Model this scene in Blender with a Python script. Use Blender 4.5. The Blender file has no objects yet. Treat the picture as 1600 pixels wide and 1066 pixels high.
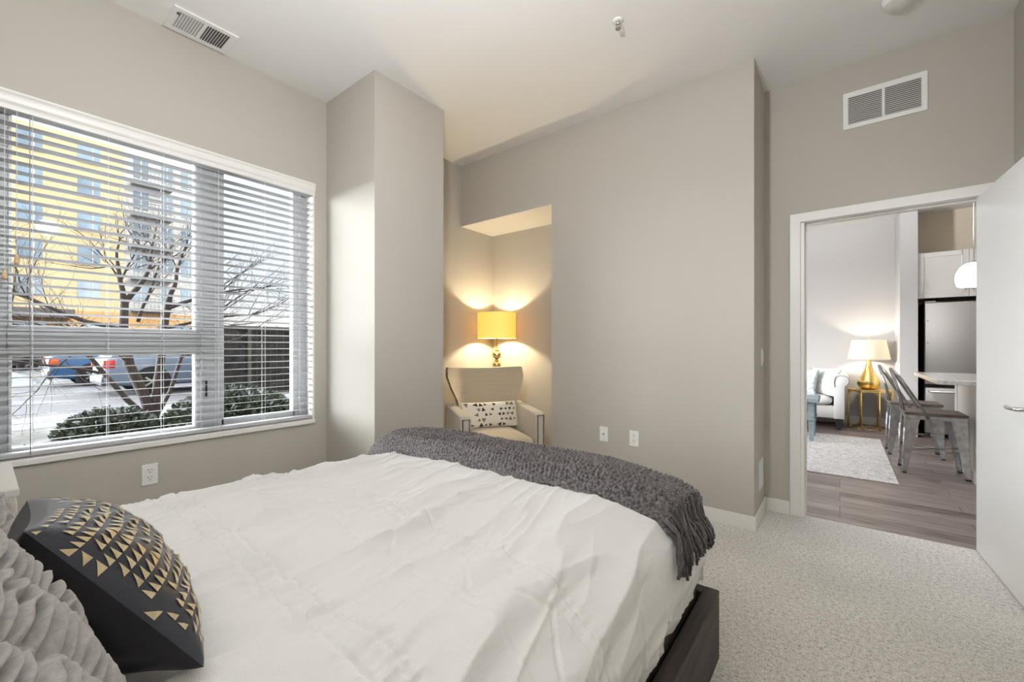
import bpy, bmesh, math, random
import numpy as np
from mathutils import Vector, Matrix, Euler
random.seed(7)
C = bpy.context.scene.collection
SC = bpy.context.scene
PI = math.pi
R = math.radians

# ------------------------------------------------------------------ camera, world, sun, exposure
cam_d = bpy.data.cameras.new('camera')
cam_d.sensor_width = 36.0
cam_d.lens = 654.2 / 1600 * 36.0
cam_d.shift_y = 7.5 / 1600
cam_d.clip_start = 0.02
cam_d.clip_end = 400
cam = bpy.data.objects.new('camera', cam_d)
C.objects.link(cam)
cam.location = (0, 0, 1.18)
cam.rotation_euler = (R(90), 0, R(38.06))
SC.camera = cam

w = bpy.data.worlds.new('sky')
SC.world = w
w.use_nodes = True
nt = w.node_tree
nt.nodes.clear()
tc = nt.nodes.new('ShaderNodeTexCoord')
sep = nt.nodes.new('ShaderNodeSeparateXYZ')
rmp = nt.nodes.new('ShaderNodeValToRGB')
bgn = nt.nodes.new('ShaderNodeBackground')
wo = nt.nodes.new('ShaderNodeOutputWorld')
nt.links.new(tc.outputs['Generated'], sep.inputs[0])
nt.links.new(sep.outputs['Z'], rmp.inputs[0])
nt.links.new(rmp.outputs[0], bgn.inputs[0])
nt.links.new(bgn.outputs[0], wo.inputs[0])
cr = rmp.color_ramp
cr.elements[0].position = 0.0
cr.elements[0].color = (0.245, 0.225, 0.205, 1)
cr.elements[1].position = 0.9
cr.elements[1].color = (0.40, 0.43, 0.48, 1)
e = cr.elements.new(0.12); e.color = (0.22, 0.235, 0.255, 1)
e = cr.elements.new(0.35); e.color = (0.23, 0.265, 0.31, 1)
bgn.inputs[1].default_value = 3.3
# added glow in the unseen sky left of the window (-y) brightens the room
gy = nt.nodes.new('ShaderNodeMapRange'); gy.interpolation_type = 'SMOOTHSTEP'
gy.inputs['From Min'].default_value = -0.05; gy.inputs['From Max'].default_value = -0.30
nt.links.new(sep.outputs['Y'], gy.inputs['Value'])
gz = nt.nodes.new('ShaderNodeMapRange'); gz.interpolation_type = 'SMOOTHSTEP'
gz.inputs['From Min'].default_value = 0.62; gz.inputs['From Max'].default_value = 0.22
nt.links.new(sep.outputs['Z'], gz.inputs['Value'])
gm = nt.nodes.new('ShaderNodeMath'); gm.operation = 'MULTIPLY'
gx = nt.nodes.new('ShaderNodeMapRange'); gx.interpolation_type = 'SMOOTHSTEP'
gx.inputs['From Min'].default_value = 0.15; gx.inputs['From Max'].default_value = -0.3
nt.links.new(sep.outputs['X'], gx.inputs['Value'])
gxy = nt.nodes.new('ShaderNodeMath'); gxy.operation = 'MULTIPLY'
nt.links.new(gx.outputs[0], gxy.inputs[0]); nt.links.new(gy.outputs[0], gxy.inputs[1])
nt.links.new(gxy.outputs[0], gm.inputs[0]); nt.links.new(gz.outputs[0], gm.inputs[1])
gmx = nt.nodes.new('ShaderNodeMix'); gmx.data_type = 'RGBA'; gmx.blend_type = 'ADD'
gmx.inputs[7].default_value = (9.0, 9.25, 9.7, 1)
# added bright band high in the unseen sky on the window side
gh = nt.nodes.new('ShaderNodeMapRange'); gh.interpolation_type = 'SMOOTHSTEP'
gh.inputs['From Min'].default_value = 0.34; gh.inputs['From Max'].default_value = 0.50
gh.inputs['To Max'].default_value = 0.22
nt.links.new(sep.outputs['Z'], gh.inputs['Value'])
ghx = nt.nodes.new('ShaderNodeMath'); ghx.operation = 'MULTIPLY'
nt.links.new(gx.outputs[0], ghx.inputs[0]); nt.links.new(gh.outputs[0], ghx.inputs[1])
gmm = nt.nodes.new('ShaderNodeMath'); gmm.operation = 'MAXIMUM'
nt.links.new(gm.outputs[0], gmm.inputs[0]); nt.links.new(ghx.outputs[0], gmm.inputs[1])
nt.links.new(gmm.outputs[0], gmx.inputs[0]); nt.links.new(rmp.outputs[0], gmx.inputs[6]); nt.links.new(gmx.outputs[2], bgn.inputs[0])

sun_d = bpy.data.lights.new('sun', 'SUN')
sun_d.energy = 1.5
sun_d.angle = R(0.6)
sun_d.color = (1.0, 0.86, 0.68)
sun = bpy.data.objects.new('sun', sun_d)
C.objects.link(sun)
sun.rotation_euler = Vector((-1.0, -0.35, -0.42)).to_track_quat('-Z', 'Y').to_euler()

SC.view_settings.view_transform = 'Standard'
SC.view_settings.look = 'None'
SC.view_settings.exposure = 0.52
SC.view_settings.gamma = 1.0
SC.view_settings.use_curve_mapping = False

CEIL = 3.013
LAMP_W = 82.0        # added bedroom fill lamp
LIVING_W = 150.0      # added living room fill lamp
NICHE_W = 29.0        # lamp behind the armchair

# ------------------------------------------------------------------ materials
def srgb(r, g, b):
    f = lambda c: (c / 12.92 if c <= 0.04045 else ((c + 0.055) / 1.055) ** 2.4)
    return (f(r / 255), f(g / 255), f(b / 255), 1)

class NM:
    def __init__(s, name):
        s.m = bpy.data.materials.new(name)
        s.m.use_nodes = True
        s.t = s.m.node_tree
        s.p = s.t.nodes['Principled BSDF']
        s.o = s.t.nodes['Material Output']
    def n(s, typ, **kw):
        nd = s.t.nodes.new(typ)
        for k, v in kw.items():
            if k in nd.inputs.keys() if isinstance(k, str) else False:
                nd.inputs[k].default_value = v
            else:
                setattr(nd, k, v)
        return nd
    def l(s, a, b): s.t.links.new(a, b)
    def coords(s, which='Object', scale=(1, 1, 1), rot=(0, 0, 0)):
        tcn = s.n('ShaderNodeTexCoord')
        mp = s.n('ShaderNodeMapping')
        mp.inputs['Scale'].default_value = scale
        mp.inputs['Rotation'].default_value = rot
        s.l(tcn.outputs[which], mp.inputs['Vector'])
        return mp.outputs['Vector']
    def noise(s, vec, scale, detail=2.0, rough=0.5):
        nd = s.n('ShaderNodeTexNoise')
        nd.inputs['Scale'].default_value = scale
        nd.inputs['Detail'].default_value = detail
        nd.inputs['Roughness'].default_value = rough
        s.l(vec, nd.inputs['Vector'])
        return nd.outputs['Fac']
    def ramp(s, fac, stops):
        nd = s.n('ShaderNodeValToRGB')
        els = nd.color_ramp.elements
        els[0].position, els[0].color = stops[0]
        els[1].position, els[1].color = stops[-1]
        for p, c in stops[1:-1]:
            x = els.new(p); x.color = c
        s.l(fac, nd.inputs[0])
        return nd.outputs[0]
    def bump(s, height, strength=0.3, dist=0.01):
        nd = s.n('ShaderNodeBump')
        nd.inputs['Strength'].default_value = strength
        nd.inputs['Distance'].default_value = dist
        s.l(height, nd.inputs['Height'])
        s.l(nd.outputs[0], s.p.inputs['Normal'])

def simple(name, col, rough=0.5, metal=0.0, bump=None, var=None, coat=0.0, emit=None, sheen=0.0):
    k = NM(name)
    k.p.inputs['Base Color'].default_value = col
    k.p.inputs['Roughness'].default_value = rough
    k.p.inputs['Metallic'].default_value = metal
    if coat: k.p.inputs['Coat Weight'].default_value = coat
    if sheen: k.p.inputs['Sheen Weight'].default_value = sheen
    v = k.coords()
    if var:
        sc, amt = var
        f = k.noise(v, sc, 4)
        c1 = tuple(c * (1 - amt) for c in col[:3]) + (1,)
        c2 = tuple(min(1, c * (1 + amt)) for c in col[:3]) + (1,)
        k.l(k.ramp(f, [(0.3, c1), (0.7, c2)]), k.p.inputs['Base Color'])
    if bump:
        sc, st, di = bump
        k.bump(k.noise(v, sc, 3), st, di)
    if emit:
        k.p.inputs['Emission Color'].default_value = emit[0]
        k.p.inputs['Emission Strength'].default_value = emit[1]
    return k.m

M = {}
M['paint'] = simple('greige_wall_paint', (0.475, 0.443, 0.392, 1), 0.75, bump=(220, 0.06, 0.002))
M['ceil'] = simple('ceiling_paint', (0.86, 0.84, 0.815, 1), 0.9, bump=(140, 0.12, 0.003))
M['lpaint'] = simple('living_wall_paint', (0.54, 0.52, 0.50, 1), 0.75, bump=(220, 0.06, 0.002))
M['trim'] = simple('white_trim_paint', (0.80, 0.78, 0.74, 1), 0.4, bump=(60, 0.03, 0.002))
M['doorw'] = simple('white_door_paint', (0.84, 0.83, 0.81, 1), 0.38, bump=(90, 0.05, 0.002))
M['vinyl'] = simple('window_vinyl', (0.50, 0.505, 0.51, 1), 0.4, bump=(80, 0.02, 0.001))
M['blind'] = simple('blind_slat_greyed', (0.46, 0.46, 0.465, 1), 0.45, bump=(120, 0.03, 0.001))  # white slats greyed, so the colour stands in for their shaded undersides
M['plate'] = simple('white_plastic_plate', (0.83, 0.82, 0.79, 1), 0.35, bump=(90, 0.02, 0.001))
M['dark'] = simple('dark_gap', (0.02, 0.02, 0.02, 1), 0.7, bump=(50, 0.1, 0.001))
M['slot'] = simple('grey_duct_dark', (0.10, 0.095, 0.09, 1), 0.8, bump=(50, 0.1, 0.001))
M['chrome'] = simple('brushed_nickel', (0.55, 0.54, 0.52, 1), 0.28, 1.0, bump=(300, 0.05, 0.001))
M['steel'] = simple('stainless_steel', (0.60, 0.58, 0.56, 1), 0.42, 1.0, bump=(200, 0.03, 0.001))
M['black'] = simple('black_plastic', (0.015, 0.015, 0.016, 1), 0.5, bump=(90, 0.05, 0.001))
M['brass'] = simple('brass_gold', (0.76, 0.55, 0.20, 1), 0.24, 1.0, bump=(120, 0.05, 0.001))
M['goldleaf'] = simple('gold_metal_paint', (0.80, 0.58, 0.22, 1), 0.33, 1.0, var=(14, 0.15), bump=(90, 0.1, 0.001))
M['mercury'] = simple('gold_mercury_glass', (0.80, 0.66, 0.36, 1), 0.12, 1.0, var=(30, 0.3))
M['tassel'] = simple('tan_wood_tassel', (0.62, 0.45, 0.26, 1), 0.5, var=(40, 0.2))
M['cord'] = simple('white_cord', (0.75, 0.75, 0.74, 1), 0.7, bump=(300, 0.2, 0.001))
M['beadrim'] = simple('glazing_bead_white', (0.70, 0.70, 0.70, 1), 0.35, bump=(80, 0.02, 0.001))

def glass_mat(name, tint, refl):
    k = NM(name)
    k.t.nodes.remove(k.p)
    tr = k.n('ShaderNodeBsdfTransparent'); tr.inputs[0].default_value = tint
    gl = k.n('ShaderNodeBsdfGlossy'); gl.inputs['Roughness'].default_value = 0.02
    mx = k.n('ShaderNodeMixShader'); mx.inputs[0].default_value = refl
    k.l(tr.outputs[0], mx.inputs[1]); k.l(gl.outputs[0], mx.inputs[2]); k.l(mx.outputs[0], k.o.inputs[0])
    return k.m
M['glass'] = glass_mat('window_glass', (0.97, 0.985, 0.98, 1), 0.004)
M['crystal'] = glass_mat('clear_acrylic', (0.92, 0.90, 0.85, 1), 0.22)

def shade_mat(name, col, trans, mixf=0.5):
    k = NM(name)
    k.t.nodes.remove(k.p)
    d = k.n('ShaderNodeBsdfDiffuse'); d.inputs[0].default_value = col
    tl = k.n('ShaderNodeBsdfTranslucent'); tl.inputs[0].default_value = trans
    v = k.coords('Object', (1, 1, 1))
    f = k.noise(v, 260, 2)
    bp = k.n('ShaderNodeBump'); bp.inputs['Strength'].default_value = 0.15; bp.inputs['Distance'].default_value = 0.001
    k.l(f, bp.inputs['Height']); k.l(bp.outputs[0], d.inputs['Normal'])
    mx = k.n('ShaderNodeMixShader'); mx.inputs[0].default_value = mixf
    k.l(d.outputs[0], mx.inputs[1]); k.l(tl.outputs[0], mx.inputs[2]); k.l(mx.outputs[0], k.o.inputs[0])
    return k.m
M['shade_y'] = shade_mat('yellow_linen_shade', (0.88, 0.77, 0.42, 1), (0.90, 0.68, 0.27, 1), 0.33)
M['shade_w'] = shade_mat('ivory_linen_shade', (0.90, 0.87, 0.79, 1), (0.92, 0.88, 0.76, 1), 0.40)

def carpet():
    k = NM('speckled_carpet')
    v = k.coords('Object')
    n1 = k.noise(v, 165, 3, 0.7)
    n2 = k.noise(v, 60, 3, 0.65)
    n3 = k.noise(v, 1.6, 2, 0.5)
    mx = k.n('ShaderNodeMix'); mx.data_type = 'FLOAT'; mx.inputs[0].default_value = 0.38
    k.l(n1, mx.inputs[2]); k.l(n2, mx.inputs[3])
    c = k.ramp(mx.outputs[0], [(0.37, (0.30, 0.265, 0.225, 1)), (0.455, (0.68, 0.645, 0.59, 1)), (0.56, (0.93, 0.905, 0.86, 1))])
    hs = k.n('ShaderNodeHueSaturation')
    k.l(c, hs.inputs['Color'])
    rr = k.ramp(n3, [(0.35, (0.92, 0.92, 0.92, 1)), (0.65, (1.05, 1.05, 1.05, 1))])
    k.l(rr, hs.inputs['Value'])
    k.l(hs.outputs[0], k.p.inputs['Base Color'])
    k.p.inputs['Roughness'].default_value = 0.95
    k.p.inputs['Sheen Weight'].default_value = 0.15
    k.bump(mx.outputs[0], 0.9, 0.012)
    return k.m
M['carpet'] = carpet()

def planks(name, dark, light, wid=0.13, ln=1.2, along_x=True):
    k = NM(name)
    v = k.coords('Object', (1, 1, 1), (0, 0, 0 if along_x else PI / 2))
    br = k.n('ShaderNodeTexBrick')
    br.offset = 0.43; br.offset_frequency = 3
    br.inputs['Scale'].default_value = 1.0
    br.inputs['Brick Width'].default_value = ln
    br.inputs['Row Height'].default_value = wid
    br.inputs['Mortar Size'].default_value = 0.0025
    br.inputs['Color1'].default_value = (0.25, 0.25, 0.25, 1)
    br.inputs['Color2'].default_value = (0.75, 0.75, 0.75, 1)
    br.inputs['Mortar'].default_value = (0.0, 0.0, 0.0, 1)
    k.l(v, br.inputs['Vector'])
    v2 = k.coords('Object', (2.2, 26, 1) if along_x else (26, 2.2, 1))
    g = k.noise(v2, 2.2, 5, 0.6)
    mx = k.n('ShaderNodeMix'); mx.data_type = 'FLOAT'; mx.inputs[0].default_value = 0.62
    bw = k.n('ShaderNodeRGBToBW'); k.l(br.outputs['Color'], bw.inputs[0])
    k.l(bw.outputs[0], mx.inputs[2]); k.l(g, mx.inputs[3])
    mid = tuple((a + b) / 2 for a, b in zip(dark, light))
    c = k.ramp(mx.outputs[0], [(0.2, tuple(x * 0.5 for x in dark[:3]) + (1,)), (0.36, dark), (0.5, mid), (0.66, light)])
    k.l(c, k.p.inputs['Base Color'])
    k.p.inputs['Roughness'].default_value = 0.42
    k.bump(mx.outputs[0], 0.15, 0.002)
    return k.m
M['lvp'] = planks('grey_brown_plank_floor', (0.085, 0.064, 0.058, 1), (0.36, 0.30, 0.28, 1))

def wood(name, dark, light, sc=(1.5, 18, 18), rough=0.6, bump=0.25):
    k = NM(name)
    v = k.coords('Object', sc)
    g = k.noise(v, 2.5, 6, 0.62)
    k.l(k.ramp(g, [(0.28, dark), (0.52, tuple((a + b) / 2 for a, b in zip(dark, light))), (0.75, light)]), k.p.inputs['Base Color'])
    k.p.inputs['Roughness'].default_value = rough
    k.bump(g, bump, 0.004)
    return k.m
M['darkwood'] = wood('weathered_espresso_wood', (0.012, 0.009, 0.008, 1), (0.085, 0.066, 0.055, 1), (18, 1.6, 18))
M['darkwoodx'] = wood('weathered_espresso_wood_cross', (0.012, 0.009, 0.008, 1), (0.085, 0.066, 0.055, 1), (1.6, 18, 18))
M['innerwood'] = wood('brown_platform_wood', (0.030, 0.022, 0.018, 1), (0.15, 0.115, 0.095, 1), (18, 1.4, 10))
M['seatwood'] = wood('walnut_seat_wood', (0.050, 0.034, 0.027, 1), (0.22, 0.165, 0.14, 1), (2, 16, 16), 0.5, 0.12)
M['bluewood'] = wood('weathered_blue_paint', (0.16, 0.21, 0.23, 1), (0.36, 0.43, 0.45, 1), (3, 3, 16), 0.6, 0.15)

def fabric(name, col, amt=0.12, wscale=900, bumpst=0.25, sheen=0.2, rough=0.9, big=None):
    k = NM(name)
    v = k.coords('Object')
    n1 = k.noise(v, wscale * 0.25, 3, 0.6)
    c1 = tuple(c * (1 - amt) for c in col[:3]) + (1,)
    c2 = tuple(min(1, c * (1 + amt)) for c in col[:3]) + (1,)
    k.l(k.ramp(n1, [(0.35, c1), (0.65, c2)]), k.p.inputs['Base Color'])
    k.p.inputs['Roughness'].default_value = rough
    k.p.inputs['Sheen Weight'].default_value = sheen
    if big:
        n2 = k.noise(v, big, 4, 0.55)
        mx = k.n('ShaderNodeMix'); mx.data_type = 'FLOAT'; mx.inputs[0].default_value = 0.7
        k.l(n1, mx.inputs[2]); k.l(n2, mx.inputs[3])
        k.bump(mx.outputs[0], bumpst, 0.01)
    else:
        k.bump(n1, bumpst, 0.002)
    return k.m
M['duvet'] = fabric('white_cotton', (0.83, 0.828, 0.822, 1), 0.015, 1200, 0.28, 0.1, 0.85, big=16)
M['throw'] = fabric('charcoal_chenille', (0.135, 0.122, 0.127, 1), 0.75, 420, 0.8, 0.35, 0.95, big=90)
M['fringe'] = fabric('charcoal_yarn', (0.055, 0.047, 0.048, 1), 0.5, 700, 0.8, 0.4, 0.95)
M['greyp'] = fabric('grey_ruched_cotton', (0.36, 0.345, 0.33, 1), 0.10, 800, 0.3, 0.2, 0.9)
M['navy'] = fabric('black_velvet_cotton', (0.010, 0.010, 0.015, 1), 0.2, 900, 0.2, 0.06, 0.75, big=14)
M['navyf'] = fabric('black_blue_satin', (0.016, 0.021, 0.036, 1), 0.2, 900, 0.2, 0.04, 0.36, big=14)
M['navyf'].node_tree.nodes['Principled BSDF'].inputs['Coat Weight'].default_value = 0.6
M['navyf'].node_tree.nodes['Principled BSDF'].inputs['Coat Roughness'].default_value = 0.33
M['goldfoil'] = simple('pale_gold_foil', (0.72, 0.60, 0.38, 1), 0.38, 0.55, var=(90, 0.15))
M['armch'] = fabric('beige_linen', (0.475, 0.40, 0.29, 1), 0.06, 900, 0.22, 0.3, 0.9)
M['armside'] = fabric('greyer_linen', (0.48, 0.435, 0.36, 1), 0.06, 900, 0.22, 0.3, 0.9)
M['nail'] = simple('antique_nailhead', (0.20, 0.17, 0.14, 1), 0.35, 0.9, var=(60, 0.3))
M['cushw'] = fabric('cream_cotton', (0.80, 0.74, 0.62, 1), 0.03, 900, 0.2, 0.2, 0.9)
M['printd'] = simple('dark_brown_print', (0.045, 0.032, 0.028, 1), 0.85, bump=(300, 0.1, 0.001))
M['printm'] = simple('taupe_print', (0.22, 0.18, 0.15, 1), 0.85, bump=(300, 0.1, 0.001))
M['sofa'] = fabric('light_grey_linen', (0.66, 0.645, 0.62, 1), 0.05, 900, 0.2, 0.3, 0.9)
M['piping'] = fabric('sofa_piping', (0.45, 0.42, 0.38, 1), 0.05, 900, 0.2, 0.3, 0.9)
M['cushb'] = fabric('pale_blue_marbled_cotton', (0.60, 0.66, 0.69, 1), 0.28, 90, 0.2, 0.2, 0.9)
M['cushg'] = fabric('pale_green_print_cotton', (0.66, 0.70, 0.68, 1), 0.25, 60, 0.2, 0.2, 0.9)
M['cusht'] = fabric('beige_green_cotton', (0.52, 0.50, 0.40, 1), 0.2, 90, 0.2, 0.2, 0.9)
M['cab'] = simple('white_cabinet_paint', (0.78, 0.75, 0.70, 1), 0.4, bump=(80, 0.03, 0.001))
M['stone'] = simple('speckled_stone_top', (0.80, 0.775, 0.75, 1), 0.2, var=(60, 0.18), coat=0.3)
M['galv'] = simple('galvanized_metal', (0.62, 0.63, 0.64, 1), 0.26, 1.0, var=(22, 0.25), bump=(60, 0.06, 0.002))
M['gunmetal'] = simple('gunmetal_tube', (0.30, 0.30, 0.28, 1), 0.26, 1.0, var=(30, 0.25))

def rugmat():
    k = NM('faded_grey_rug')
    v = k.coords('Object', (1, 1, 1))
    n1 = k.noise(v, 22, 5, 0.7)
    v2 = k.coords('Object', (40, 5, 1)); n2 = k.noise(v2, 2.0, 3, 0.6)
    v3 = k.coords('Object', (5, 40, 1)); n3 = k.noise(v3, 2.0, 3, 0.6)
    m1 = k.n('ShaderNodeMix'); m1.data_type = 'FLOAT'; m1.inputs[0].default_value = 0.5
    k.l(n2, m1.inputs[2]); k.l(n3, m1.inputs[3])
    m2 = k.n('ShaderNodeMix'); m2.data_type = 'FLOAT'; m2.inputs[0].default_value = 0.5
    k.l(n1, m2.inputs[2]); k.l(m1.outputs[0], m2.inputs[3])
    k.l(k.ramp(m2.outputs[0], [(0.36, (0.30, 0.29, 0.30, 1)), (0.46, (0.56, 0.54, 0.53, 1)), (0.58, (0.78, 0.76, 0.74, 1))]), k.p.inputs['Base Color'])
    k.p.inputs['Roughness'].default_value = 0.95
    k.bump(m2.outputs[0], 0.3, 0.004)
    return k.m
M['rug'] = rugmat()

# outside: snow, road and car colours darkened to offset the strong sky
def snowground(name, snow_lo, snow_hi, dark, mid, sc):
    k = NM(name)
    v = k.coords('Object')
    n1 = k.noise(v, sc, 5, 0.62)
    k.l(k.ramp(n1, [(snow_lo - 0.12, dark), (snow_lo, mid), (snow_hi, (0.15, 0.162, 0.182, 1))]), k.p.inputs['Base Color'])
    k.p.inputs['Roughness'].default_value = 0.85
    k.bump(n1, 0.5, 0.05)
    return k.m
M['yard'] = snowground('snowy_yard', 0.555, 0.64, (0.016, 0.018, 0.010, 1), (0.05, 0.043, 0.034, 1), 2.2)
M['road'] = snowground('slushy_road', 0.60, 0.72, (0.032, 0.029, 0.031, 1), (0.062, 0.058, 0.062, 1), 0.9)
M['snow'] = snowground('dirty_darkened_snow', 0.36, 0.46, (0.04, 0.036, 0.036, 1), (0.12, 0.115, 0.115, 1), 4.0)
M['bark'] = wood('brown_grey_bark', (0.012, 0.009, 0.009, 1), (0.05, 0.038, 0.034, 1), (20, 20, 3), 0.85, 0.5)
M['leafg'] = simple('dark_juniper_green', (0.032, 0.046, 0.026, 1), 0.8, var=(7, 0.7), bump=(30, 0.6, 0.02))
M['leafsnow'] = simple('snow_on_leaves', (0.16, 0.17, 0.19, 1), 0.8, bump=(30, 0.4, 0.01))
M['ivy'] = simple('bare_ivy_brown', (0.034, 0.036, 0.036, 1), 0.9, var=(6, 0.6), bump=(18, 0.9, 0.05))
M['wire'] = simple('pale_wire_mesh', (0.07, 0.075, 0.065, 1), 0.6, bump=(40, 0.1, 0.001))
M['yellow'] = simple('yellow_stucco', (0.80, 0.66, 0.41, 1), 0.85, var=(0.4, 0.05))
M['orange'] = simple('apricot_stucco', (0.80, 0.50, 0.24, 1), 0.85, var=(0.4, 0.06))
M['bwhite'] = simple('white_facade', (0.70, 0.70, 0.70, 1), 0.8, var=(0.4, 0.03))
M['bgrey'] = simple('grey_balcony', (0.28, 0.30, 0.30, 1), 0.7, var=(0.6, 0.06))
M['bglass'] = simple('blue_window_glass', (0.34, 0.46, 0.58, 1), 0.12, 0.2, var=(0.25, 0.45), coat=0.4)
M['brick'] = simple('exterior_brick', (0.40, 0.32, 0.27, 1), 0.9, var=(6, 0.15))
M['carblue'] = simple('blue_car_paint', (0.03, 0.13, 0.30, 1), 0.32, 0.1, coat=0.3, var=(2, 0.05))
M['carsilver'] = simple('silver_blue_car_paint', (0.17, 0.23, 0.32, 1), 0.35, 0.2, coat=0.3, var=(2, 0.05))
M['cargrey'] = simple('dark_grey_car_paint', (0.10, 0.10, 0.12, 1), 0.3, 0.3, coat=0.5, var=(2, 0.05))
M['carglass'] = simple('dark_car_glass', (0.04, 0.06, 0.08, 1), 0.08, 0.0, coat=0.8, var=(2, 0.2))
M['tyre'] = simple('black_tyre', (0.018, 0.018, 0.018, 1), 0.9, bump=(60, 0.4, 0.005))
M['taillight'] = simple('red_tail_light', (0.55, 0.02, 0.02, 1), 0.2, coat=0.5, var=(8, 0.2))
M['orangelight'] = simple('orange_red_tail_light', (0.85, 0.16, 0.04, 1), 0.2, coat=0.5, var=(8, 0.2))
def emis(name, col, st):
    k = NM(name)
    k.p.inputs['Base Color'].default_value = (0.9, 0.9, 0.88, 1)
    k.p.inputs['Emission Color'].default_value = col
    k.p.inputs['Emission Strength'].default_value = st
    v = k.coords()
    k.bump(k.noise(v, 40, 2), 0.02, 0.001)
    return k.m

# ------------------------------------------------------------------ helpers
def link(name, me, mats, parent=None, smooth=False, loc=None, rot=None):
    o = bpy.data.objects.new(name, me)
    C.objects.link(o)
    for m_ in (mats if isinstance(mats, (list, tuple)) else [mats]):
        me.materials.append(m_)
    if smooth:
        me.polygons.foreach_set('use_smooth', [True] * len(me.polygons))
    if parent is not None: o.parent = parent
    if loc is not None: o.location = loc
    if rot is not None: o.rotation_euler = rot
    return o

def tag(o, label=None, cat=None, group=None, kind=None):
    if label: o['label'] = label
    if cat: o['category'] = cat
    if group: o['group'] = group
    if kind: o['kind'] = kind
    return o

def thing(name, label, cat, loc=(0, 0, 0), rotz=0.0, group=None):
    o = bpy.data.objects.new(name, None)
    o.empty_display_size = 0.1
    C.objects.link(o)
    o.location = loc
    o.rotation_euler = (0, 0, rotz)
    return tag(o, label, cat, group)

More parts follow.
